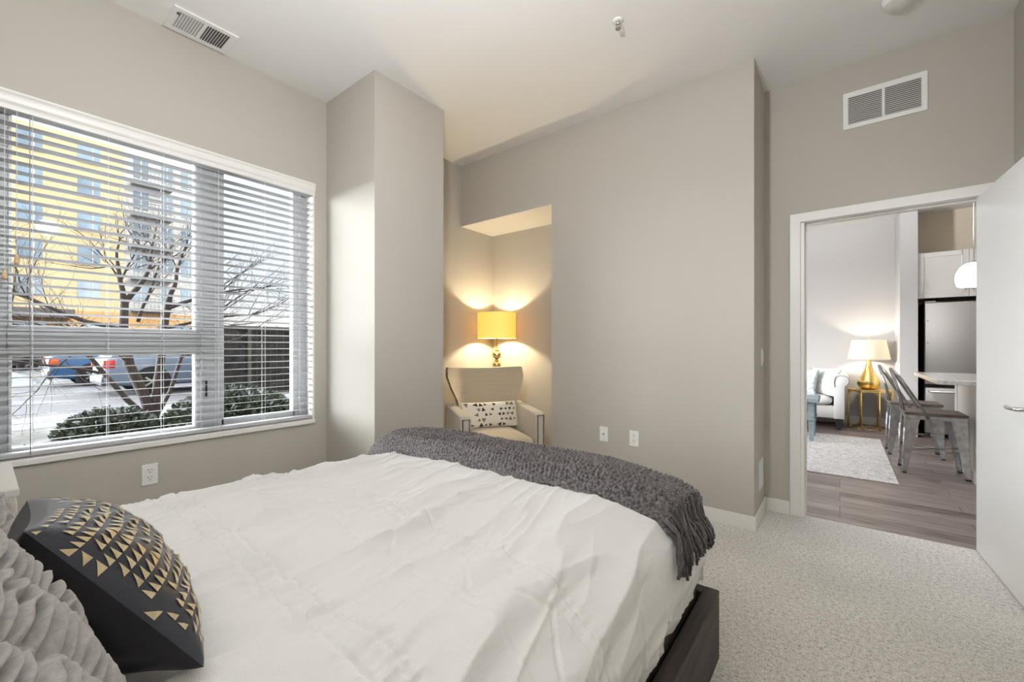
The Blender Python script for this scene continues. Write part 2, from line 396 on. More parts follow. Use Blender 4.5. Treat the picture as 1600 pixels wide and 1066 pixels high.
class MB:
    """collects shapes and links them as ONE mesh object"""
    def __init__(s): s.bm = bmesh.new()
    def box(s, a, b, bev=0.0, seg=2, mi=0, mat=None):
        x0, y0, z0 = a; x1, y1, z1 = b
        t = bmesh.new()
        vs = [t.verts.new(p) for p in ((x0, y0, z0), (x1, y0, z0), (x1, y1, z0), (x0, y1, z0), (x0, y0, z1), (x1, y0, z1), (x1, y1, z1), (x0, y1, z1))]
        for f in ((3, 2, 1, 0), (4, 5, 6, 7), (0, 1, 5, 4), (1, 2, 6, 5), (2, 3, 7, 6), (3, 0, 4, 7)):
            t.faces.new([vs[i] for i in f])
        if bev > 0:
            bmesh.ops.bevel(t, geom=list(t.edges), offset=bev, segments=seg, profile=0.5, affect='EDGES')
        return s.merge(t, mi, mat)
    def merge(s, t, mi=0, mat=None):
        if mat is not None: bmesh.ops.transform(t, matrix=mat, verts=list(t.verts))
        for f in t.faces: f.material_index = mi
        me = bpy.data.meshes.new('tmp')
        t.to_mesh(me); t.free()
        s.bm.from_mesh(me)
        bpy.data.meshes.remove(me)
        return s
    def prism(s, pts, z0, z1, axis='z', bev=0.0, mi=0, mat=None, seg=2):
        """polygon extruded along an axis; pts are the two other coordinates"""
        t = bmesh.new()
        def P(p, h):
            return {'z': (p[0], p[1], h), 'y': (p[0], h, p[1]), 'x': (h, p[0], p[1])}[axis]
        lo = [t.verts.new(P(p, z0)) for p in pts]
        hi = [t.verts.new(P(p, z1)) for p in pts]
        t.faces.new(lo[::-1]); t.faces.new(hi)
        n = len(pts)
        for i in range(n): t.faces.new((lo[i], lo[(i + 1) % n], hi[(i + 1) % n], hi[i]))
        bmesh.ops.recalc_face_normals(t, faces=list(t.faces))
        if bev > 0:
            bmesh.ops.bevel(t, geom=list(t.edges), offset=bev, segments=seg, profile=0.5, affect='EDGES')
        return s.merge(t, mi, mat)
    def loft(s, rings, close=True, cap=True, mi=0):
        t = bmesh.new()
        rs = [[t.verts.new(p) for p in r] for r in rings]
        n = len(rs[0])
        for a, b in zip(rs, rs[1:]):
            for i in range(n if close else n - 1):
                j = (i + 1) % n
                t.faces.new((a[i], a[j], b[j], b[i]))
        if cap and close:
            t.faces.new(rs[0][::-1]); t.faces.new(rs[-1])
        bmesh.ops.recalc_face_normals(t, faces=list(t.faces))
        return s.merge(t, mi)
    def lathe(s, prof, n=32, mi=0, center=(0, 0)):
        rings = []
        for r, z in prof:
            r = max(r, 1e-4)
            rings.append([(center[0] + r * math.cos(2 * PI * i / n), center[1] + r * math.sin(2 * PI * i / n), z) for i in range(n)])
        return s.loft(rings, True, True, mi)
    def tube(s, pts, rad, n=8, mi=0, cap=True):
        pts = [Vector(p) for p in pts]
        if not isinstance(rad, (list, tuple)): rad = [rad] * len(pts)
        rings = []
        up = None
        for i, p in enumerate(pts):
            d = (pts[min(i + 1, len(pts) - 1)] - pts[max(i - 1, 0)])
            if d.length < 1e-9: d = Vector((0, 0, 1))
            d.normalize()
            if up is None:
                up = Vector((0, 0, 1)) if abs(d.z) < 0.9 else Vector((1, 0, 0))
            a = d.cross(up)
            if a.length < 1e-6: a = d.cross(Vector((0, 1, 0)))
            a.normalize(); b = d.cross(a); b.normalize()
            up = a.cross(d)
            rings.append([tuple(p + (a * math.cos(2 * PI * k / n) + b * math.sin(2 * PI * k / n)) * rad[i]) for k in range(n)])
        return s.loft(rings, True, cap, mi)
    def rect_ring(s, o0, o1, i0, i1, h0, h1, axis='y', bev=0.0):
        """mitred frame: outer rectangle o0-o1, hole i0-i1, extruded along an axis"""
        t = bmesh.new()
        def P(p, h): return {'z': (p[0], p[1], h), 'y': (p[0], h, p[1]), 'x': (h, p[0], p[1])}[axis]
        O = [(o0[0], o0[1]), (o1[0], o0[1]), (o1[0], o1[1]), (o0[0], o1[1])]
        I = [(i0[0], i0[1]), (i1[0], i0[1]), (i1[0], i1[1]), (i0[0], i1[1])]
        v = [[t.verts.new(P(p, h)) for p in q] for h in (h0, h1) for q in (O, I)]
        for k in range(4):
            j = (k + 1) % 4
            t.faces.new((v[0][k], v[0][j], v[1][j], v[1][k])); t.faces.new((v[2][k], v[3][k], v[3][j], v[2][j]))
            t.faces.new((v[0][k], v[2][k], v[2][j], v[0][j])); t.faces.new((v[1][k], v[1][j], v[3][j], v[3][k]))
        bmesh.ops.recalc_face_normals(t, faces=list(t.faces))
        if bev > 0:
            es = [e for e in t.edges if abs(e.calc_face_angle(0)) > 0.5]
            bmesh.ops.bevel(t, geom=es, offset=bev, segments=2, profile=0.5, affect='EDGES')
        return s.merge(t)
    def cyl(s, p0, p1, r, n=16, mi=0): return s.tube([p0, p1], r, n, mi)
    def sphere(s, c, r, seg=16, mi=0, sc=(1, 1, 1)):
        t = bmesh.new()
        bmesh.ops.create_uvsphere(t, u_segments=seg, v_segments=max(6, seg // 2), radius=r)
        return s.merge(t, mi, Matrix.Translation(c) @ Matrix.Diagonal((sc[0], sc[1], sc[2], 1)))
    def build(s, name, mats, parent=None, smooth=False, loc=None, rot=None, angle=None):
        me = bpy.data.meshes.new(name)
        s.bm.normal_update()
        s.bm.to_mesh(me); s.bm.free()
        o = link(name, me, mats, parent, False, loc, rot)
        if smooth or angle:
            me.polygons.foreach_set('use_smooth', [True] * len(me.polygons))
            if angle: me.set_sharp_from_angle(angle=R(angle))
        return o

def grid_mesh(P, wrap_u=False, mi=None, flip=False):
    """mesh from an array of points [nu, nv, 3]"""
    nu, nv, _ = P.shape
    me = bpy.data.meshes.new('grid')
    idx = np.arange(nu * nv).reshape(nu, nv)
    iu = np.arange(nu if wrap_u else nu - 1)
    a = idx[iu][:, :-1]; b = idx[(iu + 1) % nu][:, :-1]; c = idx[(iu + 1) % nu][:, 1:]; d = idx[iu][:, 1:]
    q = np.stack([a, b, c, d] if not flip else [a, d, c, b], -1).reshape(-1, 4)
    me.vertices.add(nu * nv); me.vertices.foreach_set('co', P.reshape(-1))
    nf = len(q)
    me.loops.add(nf * 4); me.loops.foreach_set('vertex_index', q.reshape(-1).astype(np.int32))
    me.polygons.add(nf)
    me.polygons.foreach_set('loop_start', np.arange(0, nf * 4, 4, dtype=np.int32))
    me.update(calc_edges=True)
    me.polygons.foreach_set('use_smooth', [True] * nf)
    return me

_rng = np.random.RandomState(3)
_tab = _rng.rand(256, 256)
def vnoise(x, y):
    x = np.asarray(x, float); y = np.asarray(y, float)
    xi = np.floor(x).astype(int); yi = np.floor(y).astype(int)
    fx = x - xi; fy = y - yi
    fx = fx * fx * (3 - 2 * fx); fy = fy * fy * (3 - 2 * fy)
    g = lambda i, j: _tab[i % 256, j % 256]
    return (g(xi, yi) * (1 - fx) + g(xi + 1, yi) * fx) * (1 - fy) + (g(xi, yi + 1) * (1 - fx) + g(xi + 1, yi + 1) * fx) * fy
def fbm(x, y, o=4):
    s = 0; a = 0.5; t = 0
    for k in range(o):
        s = s + a * vnoise(x * 2 ** k + 17.3 * k, y * 2 ** k + 9.1 * k); t += a; a *= 0.5
    return s / t

def bulb(name, parent, loc, power, col, r=0.035):
    d = bpy.data.lights.new(name, 'POINT'); d.energy = power; d.color = col; d.shadow_soft_size = r
    o = bpy.data.objects.new(name, d); C.objects.link(o); o.parent = parent; o.location = loc
    return o
def struct(name, boxes, m, label, bev=0.0):
    b = MB()
    for q in boxes: b.box(*q, bev=bev)
    return tag(b.build(name, m), label, None, None, 'structure')

# ------------------------------------------------------------------ large structure
XW, YB, YD, XP = -3.05, 3.05, 3.507, -0.43
struct('floor', [((-3.3, -0.6, -0.12), (0.95, 3.556, 0.0))], M['carpet'], 'beige speckled bedroom carpet floor')
struct('floor', [((-3.3, 3.556, -0.12), (2.8, 8.4, 0.002))], M['lvp'], 'grey-brown wood plank floor beyond the doorway')
struct('ceiling', [((-3.3, -0.6, CEIL), (0.95, 3.56, CEIL + 0.15))], M['ceil'], 'white bedroom ceiling')
struct('ceiling', [((-3.3, 3.56, CEIL), (2.8, 8.4, CEIL + 0.15))], M['ceil'], 'white living room ceiling beyond the doorway')
struct('ceiling', [((XW, YB + 0.004, 2.398), (-1.957, 3.539, 2.4025))], M['ceil'], 'white soffit of the lamp niche')
# window wall with its opening
WY0, WY1, WZ0, WZ1 = -0.08, 1.531, 0.613, 2.376
XO = XW - 0.25
struct('wall_left', [((XO, -0.6, 0), (XW, WY0, CEIL)), ((XO, WY1, 0), (XW, 3.56, CEIL)),
                     ((XO, WY0, 0), (XW, WY1, WZ0)), ((XO, WY0, WZ1), (XW, WY1, CEIL))], M['paint'], 'greige bedroom wall with the window and blind')
struct('wall_pillar', [((XW, 1.625, 0), (-2.43, 2.237, CEIL))], M['paint'], 'greige square column projecting from the window wall')
struct('wall_back', [((-1.955, YB, 0), (XP, YD + 0.1, CEIL)), ((XW, YB, 2.402), (-1.955, 3.54, CEIL)), ((XW, 3.54, 0), (-1.955, YD + 0.1, CEIL))],
       M['paint'], 'large greige wall with the lamp niche at its left end')
struct('wall_door', [((XP, YD, 0), (-0.215, YD + 0.1, CEIL)), ((-0.215, YD, 2.045), (0.665, YD + 0.1, CEIL)), ((0.665, YD, 0), (0.95, YD + 0.1, CEIL))],
       M['paint'], 'greige wall around the open doorway')
struct('wall_right', [((0.752, -0.6, 0), (0.95, YD, CEIL))], M['paint'], 'greige bedroom wall behind the open door')
struct('wall_head', [((XW, -0.6, 0), (0.752, -0.45, CEIL))], M['paint'], 'greige wall at the head of the bed')
# living room shell
struct('wall_living_back', [((-3.05, 8.15, 0), (2.7, 8.4, CEIL))], M['lpaint'], 'pale living room wall behind the sofa')
struct('wall_living_right', [((2.6, YD + 0.1, 0), (2.8, 8.15, CEIL)), ((0.95, YD, 0), (2.8, YD + 0.1, CEIL))], M['lpaint'], 'pale kitchen side wall')
struct('wall_living_left', [((XO, 3.56, 0), (XW, 4.4, CEIL)), ((XO, 6.4, 0), (XW, 8.4, CEIL)), ((XO, 4.4, 0), (XW, 6.4, 0.7)), ((XO, 4.4, 2.4), (XW, 6.4, CEIL))],
       M['lpaint'], 'pale living room wall with a wide window opening')
struct('wall_kitchen', [((0.79, 8.10, 0), (2.6, 8.15, CEIL))], simple('tan_kitchen_paint', (0.78, 0.68, 0.54, 1), 0.7, bump=(200, 0.05, 0.002)), 'tan kitchen wall above the wall cabinet')
struct('wall_stub', [((0.62, 7.45, 0), (0.79, 8.15, CEIL))], M['lpaint'], 'pale wall end beside the refrigerator')
# upper storeys of the own building: they shade the yard outside
struct('wall_exterior', [((XO, -9, CEIL + 0.15), (9.0, 18, 15.0)), ((XO, -9, -0.3), (XW - 0.01, -0.6, CEIL + 0.15)), ((XO, 8.4, -0.3), (9.0, 18, CEIL + 0.15)),
                         ((2.8, -9, -0.3), (9.0, 8.4, CEIL + 0.15)), ((XW, -9, -0.3), (2.8, -0.6, CEIL + 0.15)), ((0.95, -0.6, -0.3), (2.8, YD, CEIL + 0.15))],
       M['brick'], 'outer walls and upper storeys of the apartment house')

# baseboards
def bb(name, a, b, label):
    struct(name, [(a, b)], M['trim'], label, 0.003)
H = 0.092
bb('baseboard_back', (-1.955, YB - 0.013, 0), (XP + 0.013, YB, H), 'white baseboard along the big back wall')
bb('baseboard_return', (XP, YB, 0), (XP + 0.013, YD, H), 'short white baseboard on the wall return')
bb('baseboard_door', (XP + 0.013, YD - 0.013, 0), (-0.275, YD, H), 'white baseboard left of the door casing')
bb('baseboard_niche', (XW, 3.527, 0), (-1.955, 3.54, H), 'white baseboard inside the lamp niche')
bb('baseboard_left', (XW, -0.45, 0), (XW + 0.013, 1.625, H), 'white baseboard under the window')
bb('baseboard_bay', (XW, 2.237, 0), (XW + 0.013, 3.527, H), 'white baseboard between column and niche')
bb('baseboard_living', (-3.05, 8.137, 0), (0.62, 8.15, 0.12), 'white baseboard on the living room back wall')
bb('baseboard_right', (0.739, -0.45, 0), (0.752, YD, H), 'white baseboard on the wall behind the open door')

# door casing and jamb (trim_1)
tr = MB()
cw, ct = 0.062, 0.018
for yy0, yy1 in ((YD - ct, YD), (YD + 0.1, YD + 0.1 + ct)):
    tr.prism([(-0.275, 0), (-0.275 + cw, 0), (-0.275 + cw, 2.03), (0.645, 2.03), (0.645, 0), (0.645 + cw, 0), (0.645 + cw, 2.092), (-0.275, 2.092)], yy0, yy1, 'y', 0.004)
tr.box((-0.215, YD - 0.002, 0), (-0.192, YD + 0.102, 2.045))
tr.box((0.645, YD - 0.002, 0), (0.665, YD + 0.102, 2.045))
tr.box((-0.215, YD - 0.002, 2.028), (0.665, YD + 0.102, 2.050))
tr.box((-0.192, YD + 0.045, 0), (-0.182, YD + 0.085, 2.028))      # door stop
tr.box((-0.192, YD + 0.045, 2.018), (0.645, YD + 0.085, 2.028))
tt = tag(tr.build('trim_1', M['trim']), 'white door casing and jamb around the doorway', None, None, 'structure')
sp = MB(); sp.box((-0.1925, YD + 0.008, 0.88), (-0.1905, YD + 0.036, 0.95), 0.0005)
sp.build('strike_plate', M['chrome'], tt)

# door leaf (door_1): opened inwards a little past square, hinged on the right jamb
dr = bpy.data.objects.new('door_1', None); C.objects.link(dr)
dr.location = (0.617, YD + 0.030, 0.008)
dr.rotation_euler = (0, 0, math.atan2(0.047, 1.0))
tag(dr, 'open white flush bedroom door with a lever handle', None, None, 'structure')
b = MB(); b.box((0, -0.81, 0), (0.036, 0, 2.020), 0.002)
b.build('door_leaf', M['doorw'], dr)
b = MB()
yh, zh = -0.745, 0.895
b.cyl((0, yh, zh), (-0.010, yh, zh), 0.026, 28)
b.cyl((-0.008, yh, zh), (-0.048, yh, zh), 0.010, 16)
b.tube([(-0.048, yh - 0.008, zh), (-0.052, yh + 0.02, zh), (-0.054, yh + 0.06, zh - 0.002), (-0.052, yh + 0.095, zh), (-0.050, yh + 0.112, zh + 0.001)], [0.009, 0.009, 0.008, 0.0085, 0.006], 12)
b.build('lever_handle', M['chrome'], dr, True)
for zz in (0.22, 1.0, 1.80):
    b = MB(); b.cyl((0.041, 0.004, zz - 0.045), (0.041, 0.004, zz + 0.045), 0.006, 10)
    b.build('hinge', M['chrome'], dr, True)

# ------------------------------------------------------------------ window_1
win = bpy.data.objects.new('window_1', None); C.objects.link(win)
win.location = (XW, WY0, WZ0)
tag(win, 'white vinyl bedroom window with a wide and a narrow light', None, None, 'structure')
wl = lambda p: (p[0] - XW, p[1] - WY0, p[2] - WZ0)
def wbox(b, a, c, bev=0.003): b.box(wl(a), wl(c), bev)
FX0, FX1 = -3.196, -3.145
gl_l, mu_l, mu_r, gl_r = 0.103, 0.827, 0.991, 1.416
zb, zr0, zr1, zt, zbr = 0.685, 1.127, 1.280, 2.318, 0.705
b = MB()
wbox(b, (FX0, WY0, WZ0), (FX1, gl_l - 0.012, WZ1))
wbox(b, (FX0, mu_l + 0.012, WZ0), (FX1, mu_r - 0.004, WZ1))
wbox(b, (FX0, gl_r + 0.004, WZ0), (FX1, WY1, WZ1))
wbox(b, (FX0, gl_l - 0.02, zt), (FX1, gl_r + 0.02, WZ1))
wbox(b, (FX0, gl_l - 0.02, WZ0), (FX1, mu_l + 0.02, zb - 0.012))
wbox(b, (FX0, mu_r - 0.02, WZ0), (FX1, gl_r + 0.02, zbr))
wbox(b, (FX0, gl_l - 0.02, zr0 + 0.012), (FX1, mu_l + 0.02, zr1 - 0.010))
# raised inner steps that read as vertical lines on the frame
wbox(b, (FX1 - 0.005, gl_r + 0.045, WZ0), (FX1 + 0.012, gl_r + 0.062, WZ1))
wbox(b, (FX1 - 0.005, mu_l + 0.03, WZ0), (FX1 + 0.010, mu_l + 0.042, WZ1))
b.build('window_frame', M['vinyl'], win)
b = MB()
def beadrect(b, y0, y1, z0, z1, t=0.012):
    p0, p1 = wl((0, y0 - t, z0 - t)), wl((0, y1 + t, z1 + t)); q0, q1 = wl((0, y0, z0)), wl((0, y1, z1))
    b.rect_ring(p0[1:], p1[1:], q0[1:], q1[1:], FX0 + 0.01 - XW, FX1 + 0.006 - XW, 'x', 0.002)
beadrect(b, gl_l, mu_l, zb, zr0)
b.build('glazing_bead', M['beadrim'], win)
b = MB(); beadrect(b, gl_l, mu_l, zr1, zt)
b.build('glazing_bead', M['beadrim'], win)
for (y0, y1, z0, z1) in ((gl_l, mu_l, zb, zr0), (gl_l, mu_l, zr1, zt), (mu_r, gl_r, zbr, zt)):
    b = MB(); wbox(b, (-3.186, y0 - 0.008, z0 - 0.008), (-3.180, y1 + 0.008, z1 + 0.008), 0)
    b.build('glass_pane', M['glass'], win)
b = MB(); wbox(b, (FX1 - 0.002, mu_l + 0.058, 0.86), (FX1 + 0.012, mu_l + 0.066, 0.96), 0.002)
b.build('window_latch', M['black'], win)
b = MB(); wbox(b, (FX1 - 0.002, 0.50, 0.640), (FX1 + 0.02, 0.53, 0.672), 0.003)
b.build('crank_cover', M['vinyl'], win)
# white lined reveal and sill
b = MB()
wbox(b, (FX1, WY0, WZ0), (XW + 0.002, WY0 + 0.012, WZ1), 0)
wbox(b, (FX1, WY1 - 0.012, WZ0), (XW + 0.002, WY1, WZ1), 0)
wbox(b, (FX1, WY0, WZ1 - 0.012), (XW + 0.002, WY1, WZ1), 0)
b.build('reveal_lining', M['trim'], win)
b = MB(); wbox(b, (FX1, WY0, WZ0), (XW + 0.020, WY1, WZ0 + 0.030), 0.004)
b.build('window_sill', M['trim'], win)

# blind
bl = thing('window_blind', 'white horizontal slat blind hanging open in the bedroom window', 'blind', (-3.085, WY0, WZ0))
bo = lambda p: (p[0] + 3.085, p[1] - WY0, p[2] - WZ0)
b = MB()
zs = np.arange(0.716, 2.270, 0.0445)
y0, y1 = WY0 + 0.018, WY1 - 0.018
for i, z in enumerate(zs):
    prof = []
    n = 6
    for k in range(n + 1):
        u = -1 + 2 * k / n
        prof.append((u * 0.025, z + 0.0016 * (1 - u * u) + 0.0030 * u))
    pts = [(p[0], p[1] + 0.0009) for p in prof] + [(p[0], p[1] - 0.0009) for p in reversed(prof)]
    dz = random.uniform(-0.0012, 0.0012)
    b.loft([[(p[0], y0 - WY0, p[1] - WZ0 + dz) for p in pts], [(p[0], y1 - WY0, p[1] - WZ0 + dz) for p in pts]])
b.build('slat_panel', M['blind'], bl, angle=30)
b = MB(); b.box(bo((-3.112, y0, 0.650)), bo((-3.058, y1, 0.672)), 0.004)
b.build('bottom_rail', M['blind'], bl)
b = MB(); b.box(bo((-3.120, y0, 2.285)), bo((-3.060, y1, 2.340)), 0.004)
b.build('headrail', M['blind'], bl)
b = MB()      # moulded valance, proud of the wall
vz0, vz1 = 2.285, 2.368
prof = [(-3.062, vz0), (-3.046, vz0), (-3.043, vz0 + 0.012), (-3.046, vz0 + 0.022), (-3.036, vz0 + 0.034), (-3.032, vz0 + 0.052), (-3.036, vz0 + 0.064), (-3.026, vz0 + 0.074), (-3.026, vz1), (-3.062, vz1)]
b.prism([(p[0] + 3.085, p[1] - WZ0) for p in prof], -0.004, WY1 - WY0 + 0.002, 'y')
b.build('valance', M['trim'], bl)
for yy in (0.165, 0.43, 0.66, 0.93, 1.20):
    for xx in (-3.112, -3.058):
        b = MB(); b.cyl(bo((xx, yy, 0.66)), bo((xx, yy, 2.29)), 0.0011, 5)
        b.build('ladder_cord', M['cord'], bl)
b = MB(); b.tube([bo((-3.050, 0.155, 2.29)), bo((-3.048, 0.155, 1.5)), bo((-3.049, 0.157, 0.62))], 0.0016, 6)
b.build('tilt_cord', simple('grey_cord', (0.25, 0.25, 0.25, 1), 0.7, bump=(200, 0.1, 0.001)), bl)
for yy, zz in ((0.115, 1.585), (0.078, 1.51)):
    b = MB(); b.cyl(bo((-3.047, yy, 2.29)), bo((-3.047, yy, zz + 0.02)), 0.0010, 5)
    cdo = b.build('lift_cord', M['cord'], bl)
    b = MB(); b.lathe([(0.002, 0.022), (0.006, 0.020), (0.009, 0.0), (0.010, -0.016), (0.006, -0.022)], 14)
    b.build('tassel', M['tassel'], cdo, True, loc=bo((-3.047, yy, zz)))

# ------------------------------------------------------------------ bed
bed = thing('bed_frame', 'dark weathered wooden platform bed frame under the white duvet', 'bed', (-1.19, 0.67, 0))
BX0, BX1, BY0, BY1 = -2.022, -0.358, -0.40, 1.73
bd = lambda p: (p[0] + 1.19, p[1] - 0.67, p[2])
def bbox(a, c, bev): 
    q = MB(); q.box(bd(a), bd(c), bev); return q
bbox((BX1 - 0.05, BY0, 0.0), (BX1, BY1 - 0.002, 0.257), 0.004).build('side_rail', M['darkwood'], bed)
bbox((BX0, BY0, 0.0), (BX0 + 0.05, BY1 - 0.002, 0.257), 0.004).build('side_rail', M['darkwood'], bed)
bbox((BX0 + 0.05, BY1 - 0.05, 0.0), (BX1 - 0.05, BY1, 0.255), 0.004).build('foot_rail', M['darkwoodx'], bed)
bbox((BX0 + 0.05, BY0, 0.0), (BX1 - 0.05, BY0 + 0.05, 0.30), 0.004).build('head_rail', M['darkwoodx'], bed)
bbox((BX0 + 0.066, BY0 + 0.06, 0.02), (BX1 - 0.066, BY1 - 0.062, 0.300), 0.006).build('platform', M['innerwood'], bed)

# duvet -----------------------------------------------------------
DXC, DHW, DZ0, DH = -1.172, 0.797, 0.285, 0.385
def prof_sup(s, n):
    """superellipse point for s in [-1,1]: returns (X, Z)"""
    th = (s + 1) / 2 * PI
    c, sn = np.cos(th), np.sin(th)
    X = -np.sign(c) * np.abs(c) ** (2 / n)
    Z = np.abs(sn) ** (2 / n)
    return X, Z
def duvet_base(s, t):
    X, Z = prof_sup(s, 5.0)
    # t in [0,1]: head..foot, rounded only at the foot
    ang = np.clip(t, 0, 1) * PI / 2
    Yf = np.sin(ang) ** (2 / 9.0)
    Bz = np.abs(np.cos(ang)) ** (2 / 9.0)
    x = DXC + DHW * X * (1 - 0.035 * np.clip((Yf - 0.93) / 0.07, 0, 1) ** 2 * np.abs(X) ** 6)
    y = -0.36 + 2.055 * Yf
    z = DZ0 + DH * Z * Bz
    return x, y, z
def resample(f, lo, hi, n):
    """parameter values giving even arc length along f"""
    s = np.linspace(lo, hi, 6000)
    a, c = f(s)
    d = np.concatenate([[0], np.cumsum(np.hypot(np.diff(a), np.diff(c)))])
    return np.interp(np.linspace(0, d[-1], n), d, s)
NS, NT = 520, 560
S_ = resample(lambda s: (prof_sup(s, 5.0)[0] * DHW, prof_sup(s, 5.0)[1] * DH), -1, 1, NS)
T_ = resample(lambda t: (2.055 * np.sin(t * PI / 2) ** (2 / 9.0), DH * np.abs(np.cos(t * PI / 2)) ** (2 / 9.0)), 0.0, 1.0, NT)
Sg, Tg = np.meshgrid(S_, T_, indexing='ij')
x, y, z = duvet_base(Sg, Tg)
P = np.stack([x, y, z], -1)
def normals(P):
    du = np.gradient(P, axis=0); dv = np.gradient(P, axis=1)
    n = np.cross(du, dv); n /= (np.linalg.norm(n, axis=-1, keepdims=True) + 1e-9)
    return n
N = normals(P)
N *= np.sign((N * (P - np.array([DXC, 0.5, 0.2]))).sum(-1, keepdims=True))
# arc coordinate across so folds run over the edge too
Xa, Za = prof_sup(S_, 5.0)
arc = np.concatenate([[0], np.cumsum(np.hypot(np.diff(Xa * DHW), np.diff(Za * DH)))]); arc -= arc[NS // 2]
A = np.repeat(arc[:, None], NT, 1)
warp = (fbm(A * 2.0 + 3, y * 1.3 + 8) - 0.5)
# long folds along the bed, slanting, made of ridged noise
fold = np.zeros_like(A)
for k, (ang, fr, amp, ylen) in enumerate([(0.16, 7.0, 0.022, 0.9), (0.05, 13.0, 0.015, 1.5), (-0.22, 10.0, 0.011, 1.3), (0.30, 21.0, 0.007, 2.4)]):
    u = A * math.cos(ang) + y * math.sin(ang) + 0.12 * warp
    v = -A * math.sin(ang) + y * math.cos(ang)
    r = 1 - np.abs(2 * vnoise(u * fr + 31 * k, v * ylen + 7 * k) - 1)
    fold += amp * (r ** 3.0 - 0.28) * (0.35 + 1.3 * fbm(u * 2 + 5 * k, v * 1.5 + k, 2) ** 1.5)
smooth_zone = 1 - 0.62 * np.clip((y - 0.95) / 0.25, 0, 1)
h = fold * smooth_zone * 1.6
h += 0.010 * smooth_zone * (fbm((A + 0.1 * y) * 22 + 2 * warp, y * 4.5 + 3, 3) - 0.5)
h += 0.020 * (fbm(A * 1.6 + 40, y * 1.6 + 11, 3) - 0.5)
# sewn lines with puckers
def seam(h, p, q, depth=0.006, pw=0.014, pa=0.0042, per=0.022):
    p = np.array(p); q = np.array(q); d = q - p; L = np.hypot(*d); d = d / L
    rx = A + DXC - p[0]; ry = y - p[1]
    t = np.clip(rx * d[0] + ry * d[1], 0, L)
    dx = rx - t * d[0]; dy = ry - t * d[1]
    dist = np.hypot(dx, dy)
    side = rx * (-d[1]) + ry * d[0]
    jit = 1 + 0.8 * (vnoise(t * 30 + p[0] * 50, t * 0 + p[1] * 9) - 0.5)
    h -= depth * np.exp(-(dist / 0.005) ** 2)
    h += pa * np.clip(1.25 - A / 0.75, 0.12, 1) * jit * np.sin(2 * PI * t / per + 3 * vnoise(t * 20, t * 0 + 3)) * np.exp(-((dist - 0.010) / pw) ** 2)
    return h
for yy in (-0.02, 0.365, 0.415, 0.80):
    h = seam(h, (-2.3, yy), (0.15, yy))
for yy in (0.605, 0.765):
    h = seam(h, (-2.3, yy), (0.15, yy), 0.003, 0.010, 0.0018, 0.019)
xs = np.arange(-2.2, 0.1, 0.132)
for i, xx in enumerate(xs):     # leaf-like triangles between the two seams
    a_, b_ = (0.625, 0.745) if i % 2 == 0 else (0.745, 0.625)
    h = seam(h, (xx, a_), (xx + 0.132, b_), 0.0055, 0.010, 0.0016, 0.03)
    if i % 2 == 0: h = seam(h, (xx, 0.625), (xx + 0.012, 0.745), 0.0055, 0.010, 0.0012, 0.03)
# piping that runs down the near side
side = np.clip((A - 0.80) / 0.12, 0, 1)
for yy in (0.81, 0.985, 1.16):
    h -= 0.007 * side * np.exp(-((y - yy - 0.06 * np.clip(0.95 - A, -0.3, 0.3)) / 0.006) ** 2)
    h += 0.005 * side * np.exp(-((y - yy - 0.012 - 0.06 * np.clip(0.95 - A, -0.3, 0.3)) / 0.008) ** 2)
# gathers hanging down the sides
hang = np.clip((np.abs(A) - 0.86) / 0.2, 0, 1)
h += hang * 0.012 * (vnoise(y * 13 + 0.8 * warp, A * 1.4) - 0.5) * 2
h += hang * 0.006 * (vnoise(y * 34, A * 2.0 + 4) - 0.5) * 2 * np.clip((y - 0.9) / 0.5, 0.15, 1)
P2 = P + N * h[..., None]
P2[..., 2] = np.maximum(P2[..., 2], DZ0 - 0.0)
tuck = np.clip((0.46 - P[..., 2]) / 0.18, 0, 1) ** 1.5 * np.clip((np.abs(A) - 0.85) / 0.1, 0, 1)
P2[..., 0] -= 0.045 * tuck * np.sign(A)
# uneven hem on the near side
hem = np.clip((0.36 - P[..., 2]) / 0.08, 0, 1) * np.clip((A - 0.9) / 0.05, 0, 1)
P2[..., 2] += hem * 0.03 * (vnoise(y * 7, y * 0 + 2) - 0.4)
me = grid_mesh(P2)
duv = link('duvet', me, M['duvet'])
tag(duv, 'white pintucked cotton duvet spread over the bed', 'duvet')
DUV = P2
# flat fast lookup of the duvet height
def duv_z(xq, yq):
    m = (np.abs(DUV[..., 0] - xq) < 0.02) & (np.abs(DUV[..., 1] - yq) < 0.02)
    return float(DUV[..., 2][m].max()) if m.any() else DZ0

